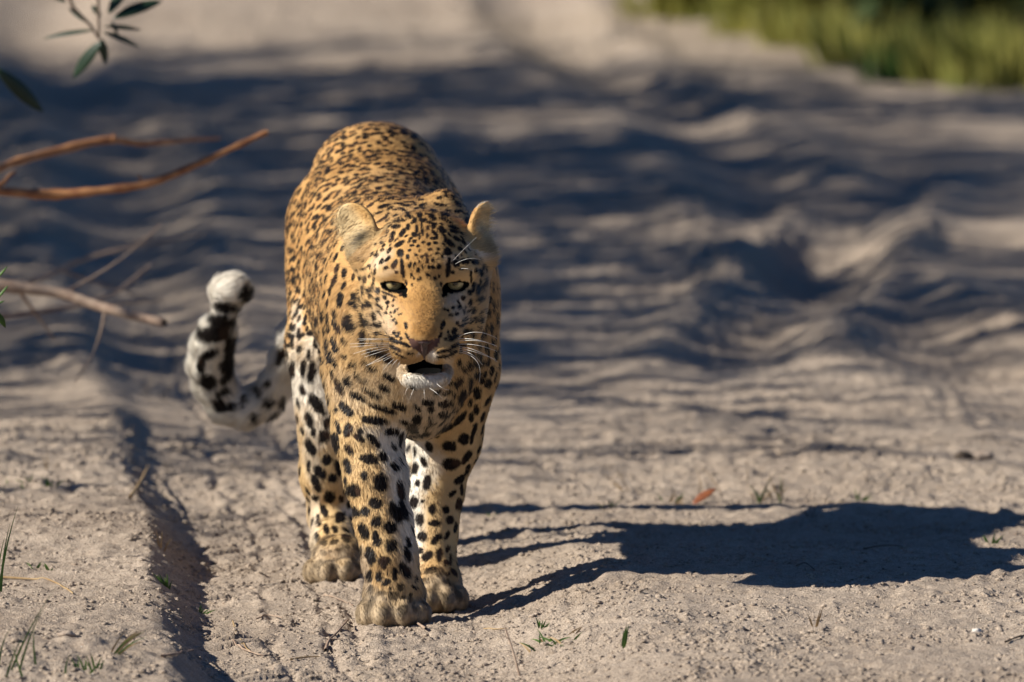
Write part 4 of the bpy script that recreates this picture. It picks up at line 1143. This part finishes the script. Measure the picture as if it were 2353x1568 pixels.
def tussock(label, dx, dy, h, w, n, seed, mat):
    rng = np.random.default_rng(seed); g_ = G(dx, dy); c = np.array([g_[0], g_[1], gz(g_[0], g_[1])])
    root = tag(empty('grass_tussock', tuple(c)), label, 'grass', 'grass tussocks at the far bend')
    m = MB()
    for i in range(n):
        a = rng.uniform(0, 6.28); q = rng.random() ** 0.6
        b = c + np.array([math.cos(a) * w * q, math.sin(a) * w * q, 0]); b[2] = gz(b[0], b[1]) - 0.01
        L = h * rng.uniform(0.45, 1.1); tip = b + np.array([math.cos(a) * 0.45 * q + rng.normal(0, 0.15), math.sin(a) * 0.45 * q + rng.normal(0, 0.15), 1.0]) * L
        an = rng.uniform(0, 6.28); m.blade(bez(b, (b + tip) / 2 + np.array([0, 0, 0.12 * L]), tip, 5), 0.006, np.array([math.cos(an), math.sin(an), 0.2]))
    o = m.build('blades', mat, root)
    return root
for i, (dx, dy, h, w, mt, lb) in enumerate(((1570, 34, 0.30, 0.26, MAT_TALL, 'yellow-green grass tussock at the left end of the far growth'), (1760, 75, 0.42, 0.24, MAT_TALL, 'yellow-green grass tussock below the yellowish shrub'), (1860, 110, 0.40, 0.22, MAT_TALL, 'yellow-green grass tussock left of the dark green shrub'),
        (1990, 150, 0.50, 0.22, MAT_TALL, 'tall yellow-green grass tussock in front of the large shrub'), (2090, 178, 0.34, 0.18, MAT_GRASS, 'short green grass tussock in front of the dark shrub'), (2220, 185, 0.55, 0.24, MAT_TALL, 'tall straw-tipped grass tussock right of the dark shrub'), (2300, 195, 0.50, 0.22, MAT_TALL, 'pale grass tussock near the right edge'), (2380, 185, 0.6, 0.25, MAT_TALL, 'yellow-green grass tussock cut by the right edge'))):
    tussock(lb, dx, dy, h * 0.36, w * 0.7, 150, 60 + i, mt)
# ------------------------------------------------------------------ small things near the track
def hit(dx, dy):
    """Ground point seen at picture point (dx, dy)."""
    z = 0.0
    for _ in range(12):
        p = G(dx, dy, z); z = 0.5 * z + 0.5 * gz(p[0], p[1])
    return np.array([p[0], p[1], gz(p[0], p[1])])

# dead bush left of the track whose bare limbs reach into the picture
bush = tag(empty('dead_bush', (-1.75, 2.25, gz(-1.75, 2.25))), 'leafless bush with two long orange-brown limbs reaching in from the left edge', 'bush')
b0 = np.array([-1.75, 2.25, gz(-1.75, 2.25) - 0.03])
def path3(pts): return np.array([W(x, y, Y) for x, y, Y in pts])
def smooth_path(P, n=28):
    P = np.asarray(P, float); t = np.linspace(0, len(P) - 1, n); out = np.zeros((n, 3))
    Q = np.concatenate([[2 * P[0] - P[1]], P, [2 * P[-1] - P[-2]]])
    for i, v in enumerate(t):
        k = min(int(v), len(P) - 2); u = v - k; p0, p1, p2, p3 = Q[k:k + 4]
        out[i] = 0.5 * (2 * p1 + (p2 - p0) * u + (2 * p0 - 5 * p1 + 4 * p2 - p3) * u * u + (3 * p1 - p0 - 3 * p2 + p3) * u ** 3)
    return out
def knobbly(P, r0, r1, amp, rng):
    n = len(P); r = np.linspace(r0, r1, n) * (1 + rng.normal(0, amp, n)); return r
rngb = np.random.default_rng(5)
m = MB(); P = smooth_path(np.concatenate([[b0, b0 + [0.25, 0.1, 0.30]], path3([(-260, 500, 2.3), (0, 386, 2.5), (130, 347, 2.6), (245, 322, 2.65), (330, 330, 2.7), (430, 322, 2.8), (505, 318, 2.9)])]), 40)
m.tube(P, knobbly(P, 0.0125, 0.0030, 0.17, rngb), None, 8); m.build('limb', MAT_TWIG, bush)
m = MB(); P = smooth_path(np.concatenate([[b0, b0 + [0.28, 0.0, 0.22]], path3([(-200, 440, 1.9), (0, 440, 1.95), (110, 447, 2.0), (210, 440, 2.0), (330, 424, 2.0), (400, 400, 2.0), (480, 365, 2.0), (560, 328, 2.0), (616, 302, 2.0)])]), 44)
m.tube(P, knobbly(P, 0.0095, 0.0050, 0.13, rngb), None, 8); m.build('limb', MAT_TWIG, bush)
for pts, r in (([(-60, 440, 1.93), (0, 425, 1.95), (20, 405, 1.97), (35, 395, 2.0)], 0.005), ([(330, 424, 2.0), (322, 410, 2.0), (318, 402, 2.0)], 0.0025), ([(258, 322, 2.65), (262, 308, 2.65)], 0.003)):
    m = MB(); m.tube(smooth_path(path3(pts), 10), r, r * 0.5, 6); m.build('twig', MAT_TWIG, bush)
m = MB()
for k in range(6):
    a = rngb.uniform(0, 6.28); tip = b0 + np.array([math.cos(a) * 0.3 - 0.25, math.sin(a) * 0.3, rngb.uniform(0.5, 1.2)])
    m.tube(bez(b0, (b0 + tip) / 2 + rngb.normal(0, 0.06, 3), tip, 10), 0.016, 0.004, 6)
m.build('stem', MAT_BARK, bush)

def fallen(name, label, pts, r0, r1, mat, side=()):
    m = MB(); P = smooth_path([W(*p) for p in pts], 26); m.tube(P, knobbly(P, r0, r1, 0.08, rngb), None, 7)
    for (i, v, r) in side:
        m.tube(bez(P[i], P[i] + np.asarray(v) * 0.5 + rngb.normal(0, 0.01, 3), P[i] + np.asarray(v), 8), r, r * 0.4, 5)
    return tag(m.build(name, mat), label, 'branch')
fallen('fallen_branch', 'grey-brown dead branch low at left, ending beside the tail', [(-150, 640, 2.2), (0, 655, 2.2), (70, 664, 2.2), (150, 676, 2.2), (215, 700, 2.15), (300, 722, 2.1), (378, 742, 2.05)], 0.0115, 0.0075, MAT_TWIG_P,
       ((6, (0.06, 0.1, -0.10), 0.004), (12, (0.16, 0.2, 0.10), 0.003), (18, (-0.05, -0.05, -0.12), 0.003)))
fallen('fallen_branch', 'thin faint dead branch above the grey-brown one at left', [(-120, 690, 2.9), (60, 650, 3.0), (180, 600, 3.2), (300, 565, 3.3), (350, 540, 3.35)], 0.006, 0.003, MAT_TWIG_P, ((14, (0.2, 0.1, 0.03), 0.003), (10, (0.15, 0.1, -0.06), 0.003)))
fallen('fallen_branch', 'thin dead branch on the ground below the grey-brown one at left', [(-80, 730, 2.4), (60, 720, 2.5), (180, 700, 2.6), (270, 668, 2.7), (345, 610, 2.8)], 0.006, 0.003, MAT_TWIG_P, ((12, (0.15, 0.1, 0.0), 0.003),))

# leafy sprig hanging in at the top left
sprig = tag(empty('leafy_sprig', W(150, -260, 2.2)), 'dark green leafy bough hanging in at the top left corner', 'sprig')
SY = 2.2
m = MB()
m.tube(smooth_path([W(100, -260, SY), W(150, -60, SY), W(165, 10, SY), W(205, 55, SY), W(228, 90, SY)], 14), 0.0040, 0.0022, 6)
m.tube(smooth_path([W(240, -260, SY), W(228, -60, SY), W(226, 20, SY), W(228, 90, SY)], 12), 0.0036, 0.0022, 6)
m.tube(smooth_path([W(100, -260, SY), W(-300, -330, 2.3), np.array([-2.6, 2.7, 1.45]), np.array([-4.4, 3.4, 1.35])], 16), 0.006, 0.016, 6)
m.tube(smooth_path([W(240, -260, SY), W(170, -290, SY), W(100, -262, SY)], 8), 0.0036, 0.0045, 6)
m.tube(smooth_path([W(-300, -330, 2.3), W(-180, -120, 2.25), W(-120, 60, SY), W(-60, 120, SY), W(-5, 160, SY)], 14), 0.0045, 0.0018, 6)
m.build('stem', MAT_BARK, sprig)
def big_leaf(x0, y0, x1, y1, w, parent, Y=SY, mat=MAT_LEAF_D, up=(0.1, -0.75, 0.6), dY=0.03):
    a, b = W(x0, y0, Y), W(x1, y1, Y + dY); d = b - a; L = np.linalg.norm(d); d = d / L
    s = nrm(np.cross(d, nrm(up))); u = np.cross(s, d); n = 9; V, Fc = [], []
    for i in range(n):
        t = i / (n - 1); hw = w * math.sin(math.pi * min(1, t * 0.92 + 0.06)) ** 0.8; c = a + d * L * t - u * 0.10 * L * t * t
        V += [c + s * hw + u * hw * 0.25, c, c - s * hw + u * hw * 0.25]
    for i in range(n - 1):
        k = 3 * i; Fc += [(k, k + 1, k + 4, k + 3), (k + 1, k + 2, k + 5, k + 4)]
    me = mesh_from('leaf', V, Fc)
    o = link_mesh('leaf', me, mat, parent)
    sd = o.modifiers.new('thick', 'SOLIDIFY'); sd.thickness = 0.0007
    return o
for q in ((262, 42, 372, -4, 0.011), (250, 30, 300, -50, 0.010), (235, 95, 162, 178, 0.0115), (240, 62, 328, 64, 0.005), (238, 75, 326, 104, 0.006), (232, 90, 246, 150, 0.008), (215, 70, 95, 82, 0.005), (150, 5, 70, -40, 0.008), (255, 50, 275, 88, 0.006), (230, 40, 212, 8, 0.006), (196, 50, 158, 14, 0.006), (236, 88, 228, 128, 0.005)):
    big_leaf(*q, sprig)
big_leaf(-8, 158, 102, 258, 0.0125, sprig, up=(-0.5, -0.6, 0.6))
big_leaf(-60, 120, -70, 220, 0.012, sprig)

# small weed on the left edge
wx, wy = -0.765, 0.35
weed = tag(empty('weed', (wx, wy, gz(wx, wy))), 'slender weed with bright yellow-green leaflets at the left edge', 'plant')
m = MB(); wb = np.array([wx, wy, gz(wx, wy) - 0.01]); m.tube(smooth_path([wb, wb + [0.0, 0.0, 0.2], W(-14, 720, wy), W(-10, 640, wy), W(-4, 600, wy)], 16), 0.0022, 0.0008, 5); m.build('stem', MAT_GRASS, weed)
for q in ((-8, 690, 18, 655, 0.0022), (-10, 715, 14, 752, 0.005), (-6, 640, 16, 612, 0.002), (-12, 670, -30, 640, 0.004), (-12, 720, -36, 745, 0.005), (-6, 700, 10, 690, 0.0015)):
    big_leaf(*q, weed, Y=wy, mat=MAT_GRASS, dY=0.0)

# grass tufts
def tuft(label, dx, dy, h, n, spread, mats, seed, lean=(0, 0), w=0.0016, name='grass_tuft', flat=0.0, cat='grass', span=(0, 0)):
    rng = np.random.default_rng(seed); c = hit(dx, dy); root = tag(empty(name, tuple(c)), label, cat)
    groups = {}
    for i in range(n):
        a = rng.uniform(0, 6.28); q = rng.uniform(0.25, 1.0)
        off = np.array([rng.uniform(-1, 1) * span[0], rng.uniform(-1, 1) * span[1], 0])
        b = c + off + np.array([math.cos(a), math.sin(a), 0]) * 0.006 * q; b[2] = gz(b[0], b[1]) - 0.003
        L = h * rng.uniform(0.5, 1.1)
        dirv = np.array([math.cos(a) * spread * q + lean[0], math.sin(a) * spread * q + lean[1], 1.0 - flat])
        tip = b + nrm(dirv) * L; tip[2] -= L * 0.18 * q
        tip[2] = max(tip[2], gz(tip[0], tip[1]) + 0.004)
        mid = (b + tip) / 2 + np.array([0, 0, L * 0.16])
        mt = mats[rng.integers(0, len(mats))]
        groups.setdefault(mt.name, (mt, []))[1].append(bez(b, mid, tip, 6))
    for mt, bl in groups.values():
        for P in bl:
            m = MB(); m.blade(P, w, np.array([0.2, -1.0, 0.3])); m.build('blade', mt, root)
    return root
GS, DS = [MAT_GRASS], [MAT_STRAW]
tuft('small bright green grass tuft on the edge of the left bank', 385, 1352, 0.032, 9, 1.3, GS, 1, w=0.0018)
tuft('grass tuft with straw-coloured stems leaning right on the left bank', 262, 1500, 0.062, 12, 0.5, GS + DS, 2, lean=(1.0, 0.2), w=0.0014)
tuft('low green grass tuft at the bottom left among the clods', 205, 1545, 0.035, 12, 0.9, GS, 3, w=0.0016, span=(0.02, 0.03))
tuft('tiny green sprout on the left bank beside a dry straw', 78, 1304, 0.018, 5, 1.2, GS, 4)
tuft('tiny green sprout right of the other sprout on the left bank', 115, 1308, 0.016, 5, 1.4, GS, 5)
tuft('small green grass sprout at the back of the left bank', 118, 1118, 0.026, 7, 1.2, GS, 6)
tuft('sparse green sprout at the far left of the bank', 40, 1112, 0.02, 6, 1.6, GS, 7, span=(0.03, 0.02))
tuft('sprawling green and straw grass tuft in front of the hump', 1272, 1482, 0.042, 18, 1.6, GS + GS + DS, 8, flat=0.55, span=(0.030, 0.05), w=0.0017)
tuft('small green sprout just left of the sprawling tuft', 1243, 1442, 0.02, 6, 1.0, GS, 9)
tuft('upright pair of green grass blades right of the sprawling tuft', 1430, 1488, 0.036, 5, 0.35, GS, 10, w=0.0022)
tuft('dry straw tuft standing on the open sand at lower right', 1872, 1440, 0.038, 9, 0.8, DS, 11, w=0.0010)
tuft('yellow-green grass tuft with straws behind the shadow', 1768, 1152, 0.050, 18, 1.1, GS + DS, 12, span=(0.03, 0.06), w=0.0014)
tuft('yellowish grass sprout left of the rust-coloured leaf', 1545, 1158, 0.034, 10, 1.0, GS + DS, 13, span=(0.012, 0.03))
tuft('small green grass sprout above the thin tail shadow', 1400, 1168, 0.028, 7, 1.2, GS, 14)
tuft('tiny flat green sprout beside the hind feet', 1130, 1188, 0.014, 6, 1.6, GS, 15)
tuft('small green sprout growing inside the end of the shadow', 2277, 1252, 0.026, 6, 0.8, GS, 16, w=0.0018)
tuft('dark wiry dry tuft at the upper edge of the shadow', 1862, 1190, 0.034, 8, 1.2, [MAT_BARK], 17, w=0.0008)
tuft('green sprout by the right of the yellow-green tuft', 1975, 1150, 0.026, 6, 1.2, GS, 18, lean=(0.6, 0))
tuft('dry straws crossing left of the rust-coloured leaf', 1440, 1130, 0.055, 4, 0.6, DS, 19, lean=(-0.8, 0.3), w=0.0009)
tuft('tall thin dry straws standing behind the rust-coloured leaf', 1660, 1128, 0.075, 5, 0.7, DS, 20, lean=(-0.2, 0.2), w=0.0009, span=(0.04, 0.05))
tuft('thin straw standing on the left slope of the rut', 105, 1080, 0.045, 2, 0.3, DS, 21, lean=(-0.2, 0), w=0.0012)
tuft('pale dead grass stub sticking out of the bank wall', 525 * 0 + 368, 1258, 0.035, 5, 0.5, DS, 22, w=0.0014)
tuft('tiny green sprout at the foot of the shaded bank', 462, 1408, 0.02, 5, 1.2, GS, 23, lean=(0.8, 0))
# near grass at the left edge, slightly out of focus
def near_blades(label, strokes, w, seed):
    rng = np.random.default_rng(seed); root = None
    for (x0, y0, x1, y1) in strokes:
        b = hit(x0, y0)
        if root is None: root = tag(empty('grass_clump', tuple(b)), label, 'grass')
        tip = W(x1, y1, b[1] + 0.02)
        m = MB(); m.blade(bez(b - [0, 0, 0.01], (b + tip) / 2 + np.array([-0.006, 0, 0.004]), tip, 9), w, np.array([0.2, -1, 0.2])); m.build('blade', MAT_GRASS, root)
near_blades('tall thin green grass blades rising at the left edge', ((-6, 1372, 42, 1160), (2, 1360, 24, 1200), (-10, 1380, 12, 1230), (-14, 1400, -6, 1180)), 0.0019, 1)
near_blades('blurred arching green grass blades in the bottom left corner', ((20, 1540, 128, 1350), (10, 1560, 62, 1450), (40, 1545, 105, 1390), (85, 1530, 80, 1440), (-5, 1530, 25, 1440), (150, 1550, 165, 1500), (60, 1562, 30, 1480)), 0.0016, 2)

# twigs and straws lying on the sand
def twig(label, pts, r, mat, lift=0.003, forks=(), name='twig', cat='twig'):
    P = [hit(x, y) + np.array([0, 0, lift + (z if False else 0)]) for x, y in pts]
    P = smooth_path(P, 14) if len(P) > 2 else np.linspace(P[0], P[1], 10)
    for p in P: p[2] = max(p[2], gz(p[0], p[1]) + r * 0.6)
    m = MB(); m.tube(P, knobbly(P, r, r * 0.6, 0.10, rngb), None, 6)
    for i, (x, y) in forks:
        e = hit(x, y) + np.array([0, 0, lift]); m.tube(np.linspace(P[i], e, 6), r * 0.7, r * 0.4, 5)
    return tag(m.build(name, mat), label, cat)
twig('forked brown twig lying in front of the rut tracks', [(748, 1500), (756, 1478), (772, 1462), (800, 1442)], 0.0022, MAT_TWIG_P, 0.004, ((5, (790, 1470)),))
twig('thin curved twig behind the front paw in the rut', [(745, 1372), (765, 1376), (790, 1386), (812, 1396)], 0.0014, MAT_TWIG_P)
twig('thin brown twig in the foreground of the rut', [(530, 1482), (560, 1496), (600, 1510), (640, 1516)], 0.0016, MAT_TWIG_P)
twig('long thin straw lying along the shaded bank foot', [(535, 1432), (552, 1470), (575, 1500)], 0.0013, MAT_STRAW, cat='straw', name='straw')
twig('short pale straw lying at the bottom of the rut', [(668, 1520), (700, 1515), (734, 1513)], 0.0015, MAT_STRAW, cat='straw', name='straw')
twig('fine twig lying across the rut at mid left', [(590, 1425), (615, 1418), (650, 1424)], 0.0012, MAT_TWIG_P)
twig('pale twig piece lying against the front paw', [(978, 1452), (960, 1440), (948, 1432)], 0.0022, MAT_TWIG_P, 0.005)
twig('straw-coloured stalk bent over the crest of the bank', [(300, 1156), (318, 1128), (335, 1100), (342, 1086)], 0.0026, MAT_STRAW, 0.012, cat='straw', name='straw')
twig('long dry straw lying on the left bank', [(0, 1330), (60, 1334), (120, 1340), (168, 1368)], 0.0018, MAT_STRAW, cat='straw', name='straw')
twig('pale twig lying on the front of the left bank', [(372, 1512), (410, 1506), (445, 1498)], 0.0020, MAT_TWIG_P)
twig('fine dark twig lying inside the shadow', [(1985, 1268), (2030, 1262), (2075, 1260)], 0.0012, MAT_BARK)
twig('thin twig lying at the right edge near the white pebble', [(2310, 1480), (2340, 1468), (2370, 1462)], 0.0015, MAT_BARK)
twig('pale straw lying on open sand in front of the shadow', [(1112, 1428 + 20), (1145, 1432 + 18), (1165, 1430 + 20)], 0.0009, MAT_STRAW, cat='straw', name='straw')
twig('curled dark twig on the sand right of the paws', [(1830, 1304), (1850, 1298), (1870, 1312)], 0.0012, MAT_BARK)
# upright thin stick in the foreground
s0 = hit(1198, 1552); m = MB(); m.tube(smooth_path([s0 - [0, 0, 0.01], W(1180, 1500, s0[1] + 0.005), W(1160, 1440, s0[1] + 0.015)], 9), 0.0018, 0.0010, 6); m.tube(np.linspace(W(1172, 1470, s0[1] + 0.01), W(1160, 1462, s0[1]), 4), 0.0009, 0.0005, 5)
tag(m.build('stick', MAT_TWIG_P), 'thin pale stick standing upright in the foreground sand', 'stick')
# rust-coloured leaf, stones
lf = tag(empty('dry_leaf', tuple(hit(1612, 1160))), 'curled rust-coloured dry leaf standing on the sand', 'leaf')
yl = lf.location[1]
big_leaf(1592, 1160, 1645, 1118, 0.008, lf, Y=yl, mat=MAT_REDLEAF, up=(-0.4, -0.7, 0.5), dY=0.02)
MAT_STONE = simple_mat('stone_white', (0.62, 0.58, 0.52), 0.7, 0.3, scale=80, c2=(0.45, 0.40, 0.34))
MAT_CLOD = simple_mat('clod_sand', (0.40, 0.325, 0.255), 0.95, 0.1, scale=120, c2=(0.26, 0.20, 0.155))
MAT_CLODD = simple_mat('clod_dark', (0.13, 0.10, 0.075), 0.95, 0.1, scale=120, c2=(0.08, 0.06, 0.045))
def stone(label, dx, dy, r, mat, name='pebble', cat='pebble', seed=0):
    rng = np.random.default_rng(seed); c = hit(dx, dy); bm = bmesh.new(); bmesh.ops.create_icosphere(bm, subdivisions=3, radius=1)
    V = np.array([v.co[:] for v in bm.verts]); k = 1 + 0.34 * vnoise3(V, 1.4, seed + 3) + 0.22 * vnoise3(V, 3.1, seed + 5) + 0.12 * vnoise3(V, 7, seed + 7)
    for v, q in zip(bm.verts, k): v.co = Vector((v.co.x * q * r * 1.2, v.co.y * q * r, v.co.z * q * r * 0.62))
    me = bpy.data.meshes.new(name); bm.to_mesh(me); bm.free(); o = link_mesh(name, me, mat); o.location = (c[0], c[1], c[2] + r * 0.2)
    return tag(o, label, cat)
stone('white pebble on the open sand at lower right', 2245, 1452, 0.0058, MAT_STONE, seed=1)
stone('dark clod of earth at the right edge behind the shadow', 2215, 1052, 0.012, MAT_CLODD, 'clod', 'clod', 2)
stone('pale sandy lump beside the dark clod at right', 2262, 1050, 0.014, MAT_CLOD, 'clod', 'clod', 3)
stone('small dark stone on the sand in front of the shadow', 1742, 1500, 0.006, MAT_CLODD, seed=4)
stone('brown clod lying on the left bank', 152, 1462, 0.009, MAT_CLOD, 'clod', 'clod', 5)

# loose grit and crumbs too many to count
def crumbs(name, n, rmin, rmax, mat, seed, region, label):
    rng = np.random.default_rng(seed); x = rng.uniform(region[0], region[1], n); y = region[2] + (region[3] - region[2]) * rng.random(n) ** 1.3
    keepm = (vnoise2(x, y, 7, seed) + 0.6 * vnoise2(x, y, 21, seed + 1) + rng.normal(0, 0.35, n)) > -0.18
    x, y = x[keepm], y[keepm]; n = len(x); z = ground_z(x, y)
    iv = np.array([[1, 0, 0], [0, 1, 0], [-1, 0, 0], [0, -1, 0], [0.1, 0.1, 1], [0.7, 0.7, 0.5], [-0.7, 0.6, 0.6], [-0.6, -0.7, 0.5], [0.7, -0.6, 0.6]]) * 1.0
    ifc = np.array([[0, 5, 8], [5, 1, 6], [6, 2, 7], [7, 3, 8], [0, 1, 5], [1, 2, 6], [2, 3, 7], [3, 0, 8], [4, 8, 5], [4, 5, 6], [4, 6, 7], [4, 7, 8]])
    r = rmin + (rmax - rmin) * rng.random(n) ** 4
    S = rng.uniform(0.65, 1.35, (n, 9, 1)); sc = np.stack([rng.uniform(0.8, 1.3, n), rng.uniform(0.8, 1.3, n), rng.uniform(0.55, 0.9, n)], 1)[:, None, :]
    a = rng.uniform(0, 6.28, n); co, si = np.cos(a)[:, None], np.sin(a)[:, None]
    V = iv[None] * S * sc * r[:, None, None]
    V = np.stack([V[..., 0] * co - V[..., 1] * si, V[..., 0] * si + V[..., 1] * co, V[..., 2]], -1)
    V += np.stack([x, y, z - r * 0.15], 1)[:, None, :]
    Fc = (ifc[None] + 9 * np.arange(n)[:, None, None]).reshape(-1, 3)
    return tag(link_mesh(name, mesh_from(name, V.reshape(-1, 3), Fc), mat), label, 'grit', kind='stuff')
crumbs('sand_crumbs', 80000, 0.0009, 0.0058, MAT_SAND, 41, (-0.85, 0.95, -1.05, 2.4), 'loose sandy crumbs scattered over the track')
crumbs('dark_grit', 5200, 0.0006, 0.0030, MAT_CLODD, 42, (-0.85, 0.95, -1.0, 2.2), 'dark grit and plant crumbs scattered over the sand')
print('all', time.time() - T0)
